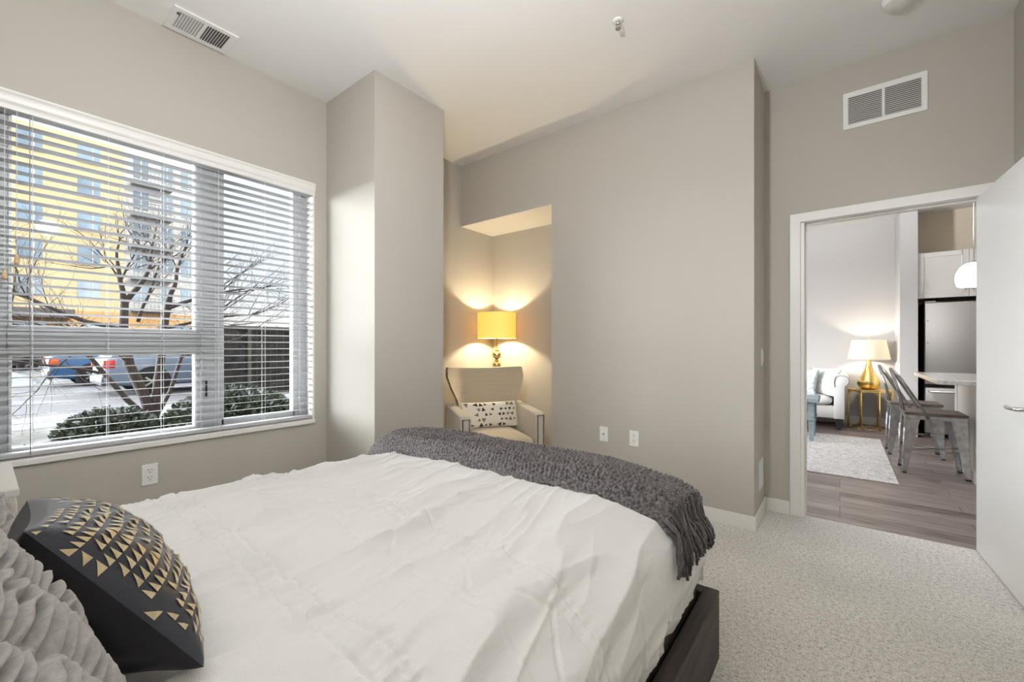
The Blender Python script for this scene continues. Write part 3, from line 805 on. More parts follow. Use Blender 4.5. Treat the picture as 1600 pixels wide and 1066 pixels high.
# ------------------------------------------------------------------ throw blanket across the foot
def throw():
    NU, NV = 520, 190
    # u: across the bed (arc), v: from the near-camera edge over the foot
    smin, smax = -1.07, 0.735
    ucoord = np.linspace(smin, smax, NU)
    sp_ = np.interp(ucoord, arc, S_)
    ytop = resample(lambda t: (2.055 * np.sin(t * PI / 2) ** (2 / 9.0), DH * np.abs(np.cos(t * PI / 2)) ** (2 / 9.0)), 0, 1, 4000)
    tarc = np.linspace(0, 1, 4000)
    Ytab = -0.36 + 2.055 * np.sin(ytop * PI / 2) ** (2 / 9.0)
    total = 2.055 + DH - 0.10
    Larc = np.concatenate([[0], np.cumsum(np.hypot(np.diff(Ytab), np.diff(DH * np.abs(np.cos(ytop * PI / 2)) ** (2 / 9.0))))])
    U = np.repeat(ucoord[:, None], NV, 1)
    v = np.linspace(0, 1, NV)[None, :]
    edge0 = 1.275 + 0.36 + 0.045 * np.interp(ucoord, [-1.07, -0.8, -0.2, 0.4, 0.81], [0.5, 0.0, 0.4, 0.9, 1.7]) + 0.012 * (vnoise(ucoord * 6, ucoord * 0) - 0.5)
    edge1 = 2.055 + 0.15 + 0.02 * (vnoise(ucoord * 5, ucoord * 0 + 5) - 0.5)
    V = edge0[:, None] + (edge1 - edge0)[:, None] * v
    tpar = np.interp(V, Larc, ytop)
    xb, yb, zb_ = duvet_base(np.repeat(sp_[:, None], NV, 1), tpar)
    B = np.stack([xb, yb, zb_], -1)
    Nb = normals(B)
    Nb *= np.sign((Nb * (B - np.array([DXC, 0.8, 0.1]))).sum(-1, keepdims=True))
    dv = (V - edge0[:, None])
    de = (edge1[:, None] - V)
    th = 0.064 * np.sqrt(np.clip(1 - (1 - np.clip(dv / 0.05, 0, 1)) ** 2, 0, 1)) * np.clip(de / 0.02, 0.05, 1) ** 0.5
    endn = np.clip((smax - U) / 0.03, 0.0, 1) ** 0.5 * 0.55 + 0.45
    endf = np.clip((U - smin) / 0.03, 0.05, 1) ** 0.5
    th = th * endn * endf - 0.022 + 0.030 * np.clip(dv / 0.025, 0, 1)
    # far end is bunched higher
    th += 0.028 * np.exp(-((U + 0.72) / 0.16) ** 2) * np.clip(dv / 0.12, 0, 1)
    th += 0.022 * (fbm(U * 5, V * 5, 3) - 0.5) * np.clip(dv / 0.06, 0, 1)
    # knit: rows of short vertical loops
    rowp = 0.034
    q = V + 0.005 * np.sin(U * 9) + 0.006 * (fbm(U * 14, V * 14, 2) - 0.5)
    row = np.floor(q / rowp)
    fr = q / rowp - row
    col = U / 0.0170 + 0.5 * (row % 2) + 0.8 * vnoise(U * 20, row * 1.7)
    loop = (np.abs(np.sin(col * PI)) ** 0.7) * (np.sin(fr * PI) ** 0.55)
    band = 0.6 + 0.4 * (vnoise(U * 9 + 2, row * 0.9) > 0.35)
    th += 0.0190 * loop * band + 0.006 * (vnoise(U * 170, V * 170) - 0.5)
    T = B + Nb * (th[..., None] + 0.006)
    me = grid_mesh(T)
    o = link('throw_blanket', me, M['throw'])
    tag(o, 'charcoal chenille knit throw with fringe folded across the foot of the bed', 'blanket')
    return o, B, Nb, T
thr, TB, TN, TT = throw()
def fringe(parent, near=True):
    b = MB()
    rs = random.Random(4 if near else 9)
    i_end = -2 if near else 1
    nv = TT.shape[1]
    for layer in range(3):
        nst = 44 if near else 26
        for k in range(nst):
            j = int((k + rs.random()) / nst * (nv * 0.93))
            j = min(nv - 2, max(1, j))
            st = Vector(TT[i_end - (2 * layer if near else -2 * layer), j])
            n = Vector(TN[i_end, j])
            L = rs.uniform(0.085, 0.145) - 0.010 * layer + (0.02 * max(0, 1 - j / 40.0) if near else 0)
            pts = [st + n * 0.002]
            base_s = 0.80 if near else -1.06
            sway = rs.uniform(-0.03, 0.03) - (0.17 * max(0, 1 - j / 30.0) * rs.uniform(0.3, 1.0) if near else 0)
            V0 = TB[i_end, j]
            for m in range(1, 8):
                f = m / 7
                s_arc = (smax_near + L * f) if near else (-1.06 - L * f)
                sp_ = float(np.interp(s_arc, arc, S_))
                # walk over the duvet's own surface, standing off it
                yy = min(V0[1] + sway * f, 1.70)
                Yf = min(1.0, (yy + 0.36) / 2.055)
                tt_ = math.asin(min(1.0, Yf ** (9.0 / 2))) / (PI / 2)
                if V0[2] < 0.60 and j > nv * 0.6: tt_ = min(tt_, 0.93)
                bx, by, bz = duvet_base(np.array([sp_]), np.array([tt_]))
                p = Vector((float(bx[0]), float(by[0]), float(bz[0])))
                out = 0.030 * (1 - 0.4 * f) + 0.010 * layer + rs.uniform(-0.003, 0.006)
                side_n = Vector((1 if near else -1, 0, 0.35)).normalized()
                p = p + side_n * out + Vector((0, rs.uniform(-0.004, 0.004), 0))
                pts.append(p)
            rr = rs.uniform(0.0045, 0.0065)
            b.tube(pts, [rr] * 7 + [rr * 0.8], 6)
    b.build('fringe', M['fringe'], parent, True)
smax_near = 0.725
fringe(thr, True)
fringe(thr, False)

# ------------------------------------------------------------------ pillows
def pillow_pts(w, hgt, T, nu=90, nv=90, pinch=0.07, side=1, e=0.42):
    u = np.linspace(-1, 1, nu); v = np.linspace(-1, 1, nv)
    U, V = np.meshgrid(u, v, indexing='ij')
    X = w / 2 * U * (1 - pinch * (1 - V ** 2))
    Y = hgt / 2 * V * (1 - pinch * (1 - U ** 2))
    Z = side * T * ((1 - U ** 2) * (1 - V ** 2)) ** e
    return U, V, X, Y, Z
def frame(o, origin, Ux, Vy):
    Ux = Vector(Ux).normalized()
    Vy = Vector(Vy); Vy = (Vy - Ux * Vy.dot(Ux)).normalized()
    Nz = Ux.cross(Vy)
    m = Matrix(((Ux.x, Vy.x, Nz.x), (Ux.y, Vy.y, Nz.y), (Ux.z, Vy.z, Nz.z)))
    o.matrix_world = Matrix.Translation(origin) @ m.to_4x4()

# black pillow with gold triangles
bp = thing('throw_pillow', 'black throw pillow printed with gold triangles lying on the duvet', 'pillow')
PW, PH, PT = 0.42, 0.30, 0.078
U, V, X, Y, Z = pillow_pts(PW, PH, PT, 110, 110, 0.06, 1, 0.45)
wr = 0.010 * (fbm(U * 2.2 + V * 4 + 3, V * 1.2 - U * 2 + 1, 4) - 0.5) * np.clip((1 - np.abs(U)) * 6, 0, 1) * np.clip((1 - np.abs(V)) * 6, 0, 1)
# folds radiating from the corner edge
rg = 1 - np.abs(2 * vnoise((U * 2.5 + V * 6) + 4, U * 1.4 - V * 0.6) - 1)
wr += 0.006 * (rg ** 2 - 0.3) * np.clip((1 - np.abs(U)) * 4, 0, 1) * np.clip((1 - np.abs(V)) * 4, 0, 1)
Zf = Z + wr
me = grid_mesh(np.stack([X, Y, Zf], -1))
link('front_panel', me, M['navyf'], bp)
U2, V2, X2, Y2, Z2 = pillow_pts(PW, PH, 0.090, 90, 90, 0.06, -1, 0.45)
rg2 = 1 - np.abs(2 * vnoise((U2 * 3 - V2 * 5) + 14, U2 * 1.4 + V2 * 1.0) - 1)
Z2 = Z2 - 0.012 * (rg2 ** 3 - 0.2) * np.clip((1 - np.abs(U2)) * 4, 0, 1) * np.clip((1 - np.abs(V2)) * 4, 0, 1)
me = grid_mesh(np.stack([X2, Y2, Z2], -1), flip=True)
tag(link('back_panel', me, M['navy'], bp), 'plain black back panel')
def zat(u, v):
    i = (u + 1) / 2 * 109; j = (v + 1) / 2 * 109
    i0 = int(max(0, min(108, math.floor(i)))); j0 = int(max(0, min(108, math.floor(j))))
    fi, fj = i - i0, j - j0
    def L(Q): return (Q[i0, j0] * (1 - fi) + Q[i0 + 1, j0] * fi) * (1 - fj) + (Q[i0, j0 + 1] * (1 - fi) + Q[i0 + 1, j0 + 1] * fi) * fj
    return float(L(X)), float(L(Y)), float(L(Zf))
tb = bmesh.new()
rs = random.Random(11)
ncol, nrow = 23, 16
for i in range(ncol):
    for j in range(nrow):
        ta, tb_ = -1.47 + 2.75 * i / ncol, -1.34 + 2.66 * j / nrow
        edge = max(abs(ta + 0.05) * 0.88, abs(tb_ + 0.08))
        dens = 0.96 if edge < 0.95 else (0.80 if edge < 1.12 else 0.45)
        if rs.random() > dens: continue
        u0, v0 = math.sin(ta), math.sin(tb_)
        du = math.sin(ta + 2.75 / ncol * 0.82) - u0; dv = math.sin(tb_ + 2.66 / nrow * 0.80) - v0
        flip = (i // 5 + j // 4) % 2
        tri = [(u0, v0), (u0 + du, v0), (u0 + du, v0 + dv)] if flip == 0 else [(u0, v0), (u0 + du, v0), (u0, v0 + dv)]
        nn = 4      # subdivide so the print follows the bulge
        vv = {}
        for a in range(nn + 1):
            for c_ in range(nn + 1 - a):
                ua = tri[0][0] + (tri[1][0] - tri[0][0]) * a / nn + (tri[2][0] - tri[0][0]) * c_ / nn
                va = tri[0][1] + (tri[1][1] - tri[0][1]) * a / nn + (tri[2][1] - tri[0][1]) * c_ / nn
                px_, py_, pz_ = zat(ua, va)
                vv[a, c_] = tb.verts.new((px_ * 1.004, py_ * 1.004, pz_ + 0.0016))
        for a in range(nn):
            for c_ in range(nn - a):
                tb.faces.new((vv[a, c_], vv[a + 1, c_], vv[a, c_ + 1]))
                if a + c_ < nn - 1: tb.faces.new((vv[a + 1, c_], vv[a + 1, c_ + 1], vv[a, c_ + 1]))
me = bpy.data.meshes.new('triangle_print'); tb.to_mesh(me); tb.free()
tag(link('triangle_print', me, M['goldfoil'], bp), 'pale gold foil triangles')
Bc = Vector((-0.728, 0.203, 0.713))
Ud = Vector((-1.145, 0.062, -0.177)).normalized()
Vd = Vector((-0.091, -0.391, 0.566)); Vd = (Vd - Ud * Vd.dot(Ud)).normalized()
frame(bp, Bc + Ud * (PW / 2) + Vd * (PH / 2), Ud, Vd)

def ruched(label, origin, Ux, Vy, w=0.62, hg=0.60, T=0.125, seed=0):
    t = thing('pillow_sham', label, 'pillow', group='grey ruched shams at the bed head')
    U, V, X, Y, Z = pillow_pts(w, hg, T, 230, 330, 0.06, 1, 0.40)
    fl = np.clip((1 - np.abs(U)) * 7, 0, 1) * np.clip((1 - np.abs(V)) * 7, 0, 1)
    # horizontal gathers: wavy pleats broken at ruching columns
    colw = 0.11
    cu = X / colw + 0.35 * np.sin(V * 5 + seed)
    ph = np.floor(cu)
    amp = np.abs(np.sin(cu * PI)) ** 0.5
    wav = np.sin(2 * PI * (Y / 0.0175 + 3.0 * fbm(X * 8 + seed, Y * 13 + seed, 3) + 0.8 * vnoise(X * 45, Y * 20))) * (0.35 + 1.1 * vnoise(X * 22 + 4, Y * 26 + seed))
    Z = Z + fl * (0.0078 * wav * (0.45 + 0.55 * amp) - 0.010 * (1 - amp))
    link('front_panel', grid_mesh(np.stack([X, Y, Z], -1)), M['greyp'], t)
    U, V, X, Y, Z = pillow_pts(w, hg, T * 0.8, 60, 60, 0.06, -1, 0.40)
    link('back_panel', grid_mesh(np.stack([X, Y, Z], -1), flip=True), M['greyp'], t)
    frame(t, origin, Ux, Vy)
    return t
ruched('grey ruched sham nearest the camera, in front of the black pillow', Vector((-0.66, -0.083, 0.904)), (-1, 0, 0), (0, -0.53, 0.848), 0.58, 0.60, 0.12, seed=1)
ruched('grey ruched sham on the window side, behind the black pillow', Vector((-1.55, -0.147, 0.88)), (-1, 0, 0), (0, -0.643, 0.766), 0.58, 0.60, 0.12, seed=5)

# nightstand on the far side of the bed
ns = thing('nightstand', 'white nightstand on the window side of the bed', 'nightstand', (-2.36, -0.17, 0))
b = MB(); b.box((-0.23, -0.21, 0.10), (0.23, 0.235, 0.690), 0.004); b.build('body', M['trim'], ns)
b = MB(); b.box((-0.25, -0.23, 0.690), (0.25, 0.255, 0.715), 0.004); b.build('top', M['trim'], ns)
for z0, z1 in ((0.13, 0.38), (0.41, 0.66)):
    b = MB(); b.box((-0.21, 0.235, z0), (0.21, 0.252, z1), 0.003); d = b.build('drawer', M['trim'], ns)
    b = MB(); b.lathe([(0.004, 0), (0.004, 0.014), (0.012, 0.018), (0.012, 0.026), (0.002, 0.030)], 14)
    b.build('knob', M['chrome'], d, True, loc=(0, 0.252, (z0 + z1) / 2), rot=(-PI / 2, 0, 0))
for sx in (-1, 1):
    for sy in (-1, 1):
        b = MB(); b.box((sx * 0.205 - 0.02, sy * 0.19 - 0.02, 0), (sx * 0.205 + 0.02, sy * 0.19 + 0.02, 0.10), 0.002); b.build('leg', M['trim'], ns)

# ------------------------------------------------------------------ wall plates, vents, ceiling fittings
def plate(name, label, cat, loc, rotz, kind):
    """plate facing local -y"""
    t = thing(name, label, cat, loc, rotz)
    b = MB(); b.box((-0.036, -0.006, -0.058), (0.036, 0, 0.058), 0.003); b.build('cover_plate', M['plate'], t)
    if kind == 'outlet':
        for zz in (-0.021, 0.021):
            b = MB()
            b.prism([(0.017 * math.cos(a), zz + 0.0165 * math.sin(a)) for a in np.linspace(0, 2 * PI, 24, endpoint=False)], -0.0085, -0.004, 'y')
            s_ = b.build('socket', M['plate'], t)
            b = MB()
            for xx, hh in ((-0.007, 0.005), (0.007, 0.004)): b.box((xx - 0.0012, -0.0092, zz + 0.003 - hh + 0.002), (xx + 0.0012, -0.0084, zz + 0.003 + hh + 0.002))
            b.cyl((0, -0.0092, zz - 0.008), (0, -0.0084, zz - 0.008), 0.0028, 10)
            b.build('slots', M['dark'], s_)
    elif kind == 'cable':
        b = MB(); b.cyl((0, -0.005, 0), (0, -0.016, 0), 0.0055, 12); b.build('jack', M['nail'], t)
        for zz in (-0.042, 0.042):
            b = MB(); b.cyl((0, -0.0062, zz), (0, -0.0075, zz), 0.003, 10); b.build('screw', M['chrome'], t)
    elif kind == 'switch':
        b = MB(); b.box((-0.016, -0.012, -0.033), (0.016, -0.004, 0.033), 0.002); b.build('rocker', M['plate'], t)
    return t
plate('power_outlet', 'white duplex outlet on the wall under the window', 'outlet', (XW, 0.597, 0.459), PI / 2, 'outlet')
plate('cable_plate', 'white cable wall plate with one jack, left of the outlet', 'wall plate', (-1.465, YB, 0.485), 0, 'cable')
plate('power_outlet', 'white duplex outlet on the big back wall, right of the cable plate', 'outlet', (-1.219, YB, 0.483), 0, 'outlet')
plate('light_switch', 'white light switch on the narrow wall return', 'light switch', (XP, 3.36, 1.10), PI / 2, 'switch')
ap = thing('access_panel', 'white low access cover on the narrow wall return', 'wall panel', (XP, 3.33, 0.20), PI / 2)
b = MB(); b.box((-0.10, -0.006, 0), (0.09, 0, 0.20), 0.003); b.build('cover', M['plate'], ap)

def vent_wall():
    t = thing('return_air_grille', 'white return air grille high on the wall above the door', 'vent', (0.215, YD, 2.71))
    W2, H2 = 0.199, 0.119
    b = MB(); b.box((-W2 + 0.01, -0.002, -H2 + 0.01), (W2 - 0.01, 0.0, H2 - 0.01)); b.build('duct_backing', M['slot'], t)
    b = MB()
    b.rect_ring((-W2, -H2), (W2, H2), (-W2 + 0.028, -H2 + 0.030), (W2 - 0.028, H2 - 0.030), -0.010, 0, 'y', 0.003)
    b.box((-0.007, -0.010, -H2 + 0.02), (0.007, 0, H2 - 0.02), 0.002)
    b.build('frame', M['plate'], t)
    b = MB()
    for k in range(15):
        z = -H2 + 0.036 + k * (2 * H2 - 0.070) / 14
        b.prism([(-0.012, z - 0.005), (-0.0108, z - 0.005), (-0.002, z + 0.005), (-0.0032, z + 0.005)], -W2 + 0.02, W2 - 0.02, 'x')
    b.build('louver_panel', M['plate'], t)
vent_wall()
def vent_ceiling():
    t = thing('ceiling_register', 'white supply air register in the ceiling by the window wall', 'vent', (-2.92, 0.803, CEIL))
    hx, hy = 0.115, 0.152
    b = MB(); b.box((-hx + 0.02, -hy + 0.02, -0.003), (hx - 0.02, hy - 0.02, -0.001)); b.build('duct_backing', M['slot'], t)
    b = MB()
    b.rect_ring((-hx, -hy), (hx, hy), (-hx + 0.032, -hy + 0.030), (hx - 0.032, hy - 0.030), -0.009, 0, 'z', 0.002)
    b.box((-hx + 0.02, -0.010, -0.0088), (hx - 0.02, 0.010, -0.0005), 0.002)
    b.build('frame', M['plate'], t)
    b = MB()
    for sgn in (-1, 1):
        for k in range(9):
            yy = sgn * (0.018 + k * 0.0127)
            b.prism([(yy - 0.003 * sgn, -0.010), (yy - 0.002 * sgn, -0.010), (yy + 0.0055 * sgn, -0.002), (yy + 0.0045 * sgn, -0.002)], -hx + 0.025, hx - 0.025, 'x')
    b.build('louver_panel', M['plate'], t)
    b = MB(); b.box((0.06, -hy + 0.022, -0.016), (0.075, -hy + 0.034, -0.006), 0.001); b.build('damper_lever', M['slot'], t)
vent_ceiling()
sk = thing('sprinkler_head', 'small chrome fire sprinkler head on the ceiling', 'sprinkler', (-0.983, 2.225, CEIL))
b = MB(); b.lathe([(0.030, 0), (0.030, -0.004), (0.022, -0.008), (0.010, -0.009)], 24); b.build('escutcheon', M['plate'], sk, True)
b = MB()
b.cyl((0, 0, -0.008), (0, 0, -0.022), 0.009, 12)
for s in (-1, 1): b.tube([(s * 0.009, 0, -0.02), (s * 0.014, 0, -0.032), (s * 0.004, 0, -0.046)], 0.0025, 8)
b.build('frame_arms', M['chrome'], sk, True)
b = MB(); b.lathe([(0.016, -0.046), (0.016, -0.048), (0.002, -0.048)], 16); b.build('deflector', M['chrome'], sk)
sm = thing('smoke_detector', 'white round smoke detector on the ceiling near the door', 'smoke detector', (0.245, 2.99, CEIL))
b = MB(); b.lathe([(0.070, 0), (0.070, -0.010), (0.062, -0.030), (0.045, -0.036), (0.001, -0.037)], 32); b.build('housing', M['plate'], sm, angle=40)

# ------------------------------------------------------------------ bedroom fill lamp, added out of view to brighten the room
cl = thing('fill_lamp', 'added white glass fill lamp over the bed, out of view', 'lamp', (-0.65, 0.40, CEIL))
b = MB(); b.lathe([(0.07, 0), (0.07, -0.02), (0.010, -0.03), (0.008, -0.67), (0.02, -0.68), (0.001, -0.682)], 24)
for k in range(3): b.cyl((0, 0, -0.66), (0.236 * math.cos(k * 2.094), 0.236 * math.sin(k * 2.094), -0.92), 0.003, 6)
b.build('stem', M['chrome'], cl, True)
def bowl(parent, r, zc, watts, col, lift=0.02):
    q = MB(); n = 48; rings = []
    for rr in (r, r - 0.005):
        ks = range(11) if rr == r else range(10, -1, -1)
        for k in ks:
            a_ = PI / 2 * k / 10
            rings.append([(max(0.001, rr * math.sin(a_)) * math.cos(2 * PI * i / n), max(0.001, rr * math.sin(a_)) * math.sin(2 * PI * i / n), zc - rr * 0.55 * math.cos(a_)) for i in range(n)])
    q.loft(rings, True, False)
    q.build('glass_bowl', M['bowl'], parent, True)
    bulb('bulb_light', parent, (0, 0, zc + lift), watts, col, 0.07)
M['bowl'] = shade_mat('frosted_bowl_glass', (0.85, 0.84, 0.82, 1), (0.85, 0.84, 0.82, 1), 0.28)
bowl(cl, 0.24, -0.92, LAMP_W, (0.95, 0.98, 1.03), 0.17)

# ------------------------------------------------------------------ armchair in the bay
ac = thing('armchair', 'beige wingback armchair with nailhead trim in the corner by the niche', 'armchair', (-2.42, 2.80, 0), math.atan2(-0.515, 0.857))
def solid_sheet(F, Bk, name, mat, parent):
    """closed solid from a front grid and a back grid of equal size"""
    nu, nv, _ = F.shape
    b = bmesh.new()
    f = [[b.verts.new(F[i, j]) for j in range(nv)] for i in range(nu)]
    k = [[b.verts.new(Bk[i, j]) for j in range(nv)] for i in range(nu)]
    for i in range(nu - 1):
        for j in range(nv - 1):
            b.faces.new((f[i][j], f[i + 1][j], f[i + 1][j + 1], f[i][j + 1]))
            b.faces.new((k[i][j], k[i][j + 1], k[i + 1][j + 1], k[i + 1][j]))
    for i in range(nu - 1):
        b.faces.new((f[i][0], k[i][0], k[i + 1][0], f[i + 1][0])); b.faces.new((f[i][-1], f[i + 1][-1], k[i + 1][-1], k[i][-1]))
    for j in range(nv - 1):
        b.faces.new((f[0][j], f[0][j + 1], k[0][j + 1], k[0][j])); b.faces.new((f[-1][j], k[-1][j], k[-1][j + 1], f[-1][j + 1]))
    bmesh.ops.recalc_face_normals(b, faces=list(b.faces))
    me = bpy.data.meshes.new(name); b.to_mesh(me); b.free()
    o = link(name, me, mat, parent, True)
    me.set_sharp_from_angle(angle=R(55))
    return o
def chair_back():
    nu, nv = 41, 40
    u = np.linspace(-1, 1, nu); v = np.linspace(0, 1, nv)
    U, V = np.meshgrid(u, v, indexing='ij')
    zz = 0.30 + V * 0.685
    hw = np.interp(zz, [0.30, 0.50, 0.60, 0.70, 0.80, 0.90, 0.96, 0.985], [0.28, 0.262, 0.262, 0.282, 0.330, 0.360, 0.358, 0.350])
    yy = U * hw
    zz = zz - 0.016 * (1 - U ** 2) * np.clip((V - 0.6) / 0.4, 0, 1)
    lean = -0.20 - 0.13 * (zz - 0.30) / 0.685
    wing = 0.185 * np.abs(U) ** 3.0 * np.interp(V, [0, 0.3, 0.75, 1], [0.55, 0.8, 1.0, 0.85])
    xx = lean + wing + 0.020 * (1 - U ** 2) * np.sin(V * PI)
    zig = 0.0022 * np.sin(2 * PI * (zz / 0.045 + 0.9 * np.abs(((yy / 0.16) % 1) - 0.5)))
    F = np.stack([xx + zig * (np.abs(U) < 0.86), yy, zz], -1)
    th = np.interp(np.abs(U), [0, 0.8, 1], [0.10, 0.085, 0.062])
    Bk = np.stack([xx - th, yy * 1.01, zz + 0.0], -1)
    o = solid_sheet(F, Bk, 'backrest', M['armch'], ac)
    return F, Bk
CF, CB = chair_back()
def nails(pts, name='nailhead_trim', parent=None, r=0.0062):
    b = MB()
    for p in pts: b.sphere(p, r, 8, 0, (1, 1, 1))
    return b.build(name, M['nail'], parent, True)
npts = []
for side in (0, -1):
    for k in np.linspace(8, 38, 34):
        j = int(k)
        f = CF[side, j]; kk = CB[side, j]
        sg = 1 if side == -1 else -1
        npts.append(tuple(f * 0.78 + kk * 0.22 + np.array([0, sg * 0.001, 0])))
        npts.append(tuple(f * 0.18 + kk * 0.82 + np.array([0, sg * 0.001, 0])))
nails(npts, parent=ac)
# arms
for s in (-1, 1):
    b = MB()
    y0, y1 = (0.275, 0.365) if s > 0 else (-0.365, -0.275)
    pr = [(-0.24, 0.22), (0.335, 0.22), (0.335, 0.600), (0.30, 0.622), (0.05, 0.640), (-0.24, 0.655)]
    b.prism(pr, y0, y1, 'y', 0.014, seg=3)
    a = b.build('arm', M['armside'], ac, angle=50)
    pts = []
    for k in range(26):
        z = 0.245 + k * 0.0138
        pts.append((0.337, y0 + 0.018, z)); pts.append((0.337, y1 - 0.018, z))
    for k in range(5):
        pts.append((0.334, y0 + 0.018 + k * (y1 - y0 - 0.036) / 4, 0.598))
    nails(pts, parent=a)
b = MB(); b.box((-0.22, -0.285, 0.20), (0.33, 0.285, 0.315), 0.012); b.build('seat_rail', M['armch'], ac, angle=50)
nails([(0.331, -0.26 + k * 0.0136, 0.232) for k in range(39)], parent=ac)
def cushion(name, w, d, z0, z1, mat, parent, cx=0.0, crown=0.03):
    """w along y, d along x"""
    n = 34
    s = np.linspace(0, 2 * PI, 64, endpoint=False)
    rings = []
    for k in range(n + 1):
        ph = -PI / 2 + PI * k / n
        c = np.sign(math.cos(ph)) * abs(math.cos(ph)) ** 0.28
        zz = math.sin(ph); zz = math.copysign(abs(zz) ** 0.9, zz)
        ex = np.sign(np.cos(s)) * np.abs(np.cos(s)) ** 0.22
        ey = np.sign(np.sin(s)) * np.abs(np.sin(s)) ** 0.22
        bulge = crown * max(0, zz)
        rings.append([(cx + d / 2 * c * a, w / 2 * c * b_, (z0 + z1) / 2 + (z1 - z0) / 2 * zz + bulge * (1 - max(abs(c * a), abs(c * b_)) ** 2)) for a, b_ in zip(ex, ey)])
    b = MB(); b.loft(rings)
    return b.build(name, mat, parent, True)
cushion('seat_cushion', 0.545, 0.56, 0.305, 0.425, M['armch'], ac, 0.075)
for sx, sy in ((-0.17, -0.26), (-0.17, 0.26), (0.285, -0.31), (0.285, 0.31)):
    b = MB(); b.tube([(sx, sy, 0.215), (sx + (0.015 if sx > 0 else -0.03), sy, 0.0)], [0.024, 0.014], 10); b.build('leg', M['darkwood'], ac)
# lumbar pillow on the armchair
lp = thing('lumbar_pillow', 'cream lumbar pillow with dark triangles on the armchair', 'pillow')
LW, LH, LT = 0.54, 0.235, 0.055
U, V, X, Y, Z = pillow_pts(LW, LH, LT, 70, 50, 0.04, 1, 0.40)
link('front_panel', grid_mesh(np.stack([X, Y, Z], -1)), M['cushw'], lp)
Ub, Vb, Xb, Yb, Zb = pillow_pts(LW, LH, LT, 40, 30, 0.04, -1, 0.40)
link('back_panel', grid_mesh(np.stack([Xb, Yb, Zb], -1), flip=True), M['cushw'], lp)
def lz(u, v):
    x_ = LW / 2 * u * (1 - 0.04 * (1 - v * v)); y_ = LH / 2 * v * (1 - 0.04 * (1 - u * u))
    return x_, y_, LT * ((1 - u * u) * (1 - v * v)) ** 0.40 + 0.0012
rs = random.Random(2)
tbs = [bmesh.new(), bmesh.new()]
for i in range(11):
    for j in range(5):
        if rs.random() < 0.30: continue
        cu, cv = -0.86 + 1.72 * (i + 0.5 * (j % 2)) / 10.6, -0.80 + 1.6 * j / 4
        r = rs.uniform(0.055, 0.105)
        a0 = rs.choice([0, PI / 2, PI, -PI / 2]) + rs.uniform(-0.15, 0.15)
        tri = [(cu + r * math.cos(a0 + q) * rs.uniform(0.9, 1.2), cv + 2.1 * r * math.sin(a0 + q)) for q in (0, 2.2, -2.2)]
        tri = [(max(-0.97, min(0.97, a)), max(-0.95, min(0.95, c_))) for a, c_ in tri]
        tbm = tbs[0] if rs.random() < 0.62 else tbs[1]
        nn = 4; vv = {}
        for a in range(nn + 1):
            for c_ in range(nn + 1 - a):
                ua = tri[0][0] + (tri[1][0] - tri[0][0]) * a / nn + (tri[2][0] - tri[0][0]) * c_ / nn
                va = tri[0][1] + (tri[1][1] - tri[0][1]) * a / nn + (tri[2][1] - tri[0][1]) * c_ / nn
                vv[a, c_] = tbm.verts.new(lz(ua, va))
        for a in range(nn):
            for c_ in range(nn - a):
                tbm.faces.new((vv[a, c_], vv[a + 1, c_], vv[a, c_ + 1]))
                if a + c_ < nn - 1: tbm.faces.new((vv[a + 1, c_], vv[a + 1, c_ + 1], vv[a, c_ + 1]))
for tbm, mt, lb in ((tbs[0], M['printd'], 'dark brown triangles'), (tbs[1], M['printm'], 'taupe triangles')):
    me = bpy.data.meshes.new('triangle_print'); tbm.to_mesh(me); tbm.free()
    tag(link('triangle_print', me, mt, lp), lb)
bpy.context.view_layer.update()
acm = ac.matrix_world
o_ = acm @ Vector((-0.105, 0.02, 0.555))
frame(lp, o_, acm.to_3x3() @ Vector((0, 1, 0)), acm.to_3x3() @ Vector((-0.22, 0, 0.97)))

# side table and lamp in the niche
LX, LY = -2.775, 3.29
st = thing('side_table', 'small round gold side table behind the armchair', 'side table', (LX, LY, 0))
b = MB(); b.lathe([(0.001, 0.575), (0.20, 0.575), (0.205, 0.585), (0.20, 0.598), (0.001, 0.60)], 40); b.build('table_top', M['brass'], st, angle=40)
for k in range(3):
    a = k * 2 * PI / 3 + 0.4
    b = MB(); b.tube([(0.12 * math.cos(a), 0.12 * math.sin(a), 0.577), (0.17 * math.cos(a), 0.17 * math.sin(a), 0.0)], 0.009, 10); b.build('leg', M['brass'], st, True)

def drum_shade(r0, r1, z0, z1, mat, parent):
    b = MB(); n = 64
    ring = lambda r, z: [(r * math.cos(2 * PI * i / n), r * math.sin(2 * PI * i / n), z) for i in range(n)]
    b.loft([ring(r0, z0), ring(r1, z1), ring(r1 - 0.003, z1), ring(r0 - 0.003, z0), ring(r0, z0)], True, False)
    return b.build('lamp_shade', mat, parent, angle=40)
tl = thing('table_lamp', 'gold ball-stacked table lamp with yellow drum shade, glowing in the niche', 'lamp', (LX, LY, 0.60))
b = MB(); b.box((-0.06, -0.06, 0), (0.06, 0.06, 0.03), 0.004); b.build('plinth', M['crystal'], tl)
prof = []
def ball(z0, r, h_, n=14):
    return [(max(0.012, r * math.sin(PI * k / n)), z0 + h_ * (1 - math.cos(PI * k / n)) / 2) for k in range(n + 1)]
prof = [(0.03, 0.03), (0.03, 0.05), (0.014, 0.055)]
zc_ = 0.06
for rr, hh in ((0.055, 0.10), (0.050, 0.09)):
    prof += ball(zc_, rr, hh); zc_ += hh; prof += [(0.024, zc_ + 0.002), (0.024, zc_ + 0.010), (0.014, zc_ + 0.012)]; zc_ += 0.014
b = MB(); b.lathe(prof, 28); b.build('body', M['mercury'], tl, True)
b = MB(); b.box((-0.034, -0.034, zc_), (0.034, 0.034, zc_ + 0.045), 0.003); b.build('acrylic_block', M['crystal'], tl); zc_ += 0.045
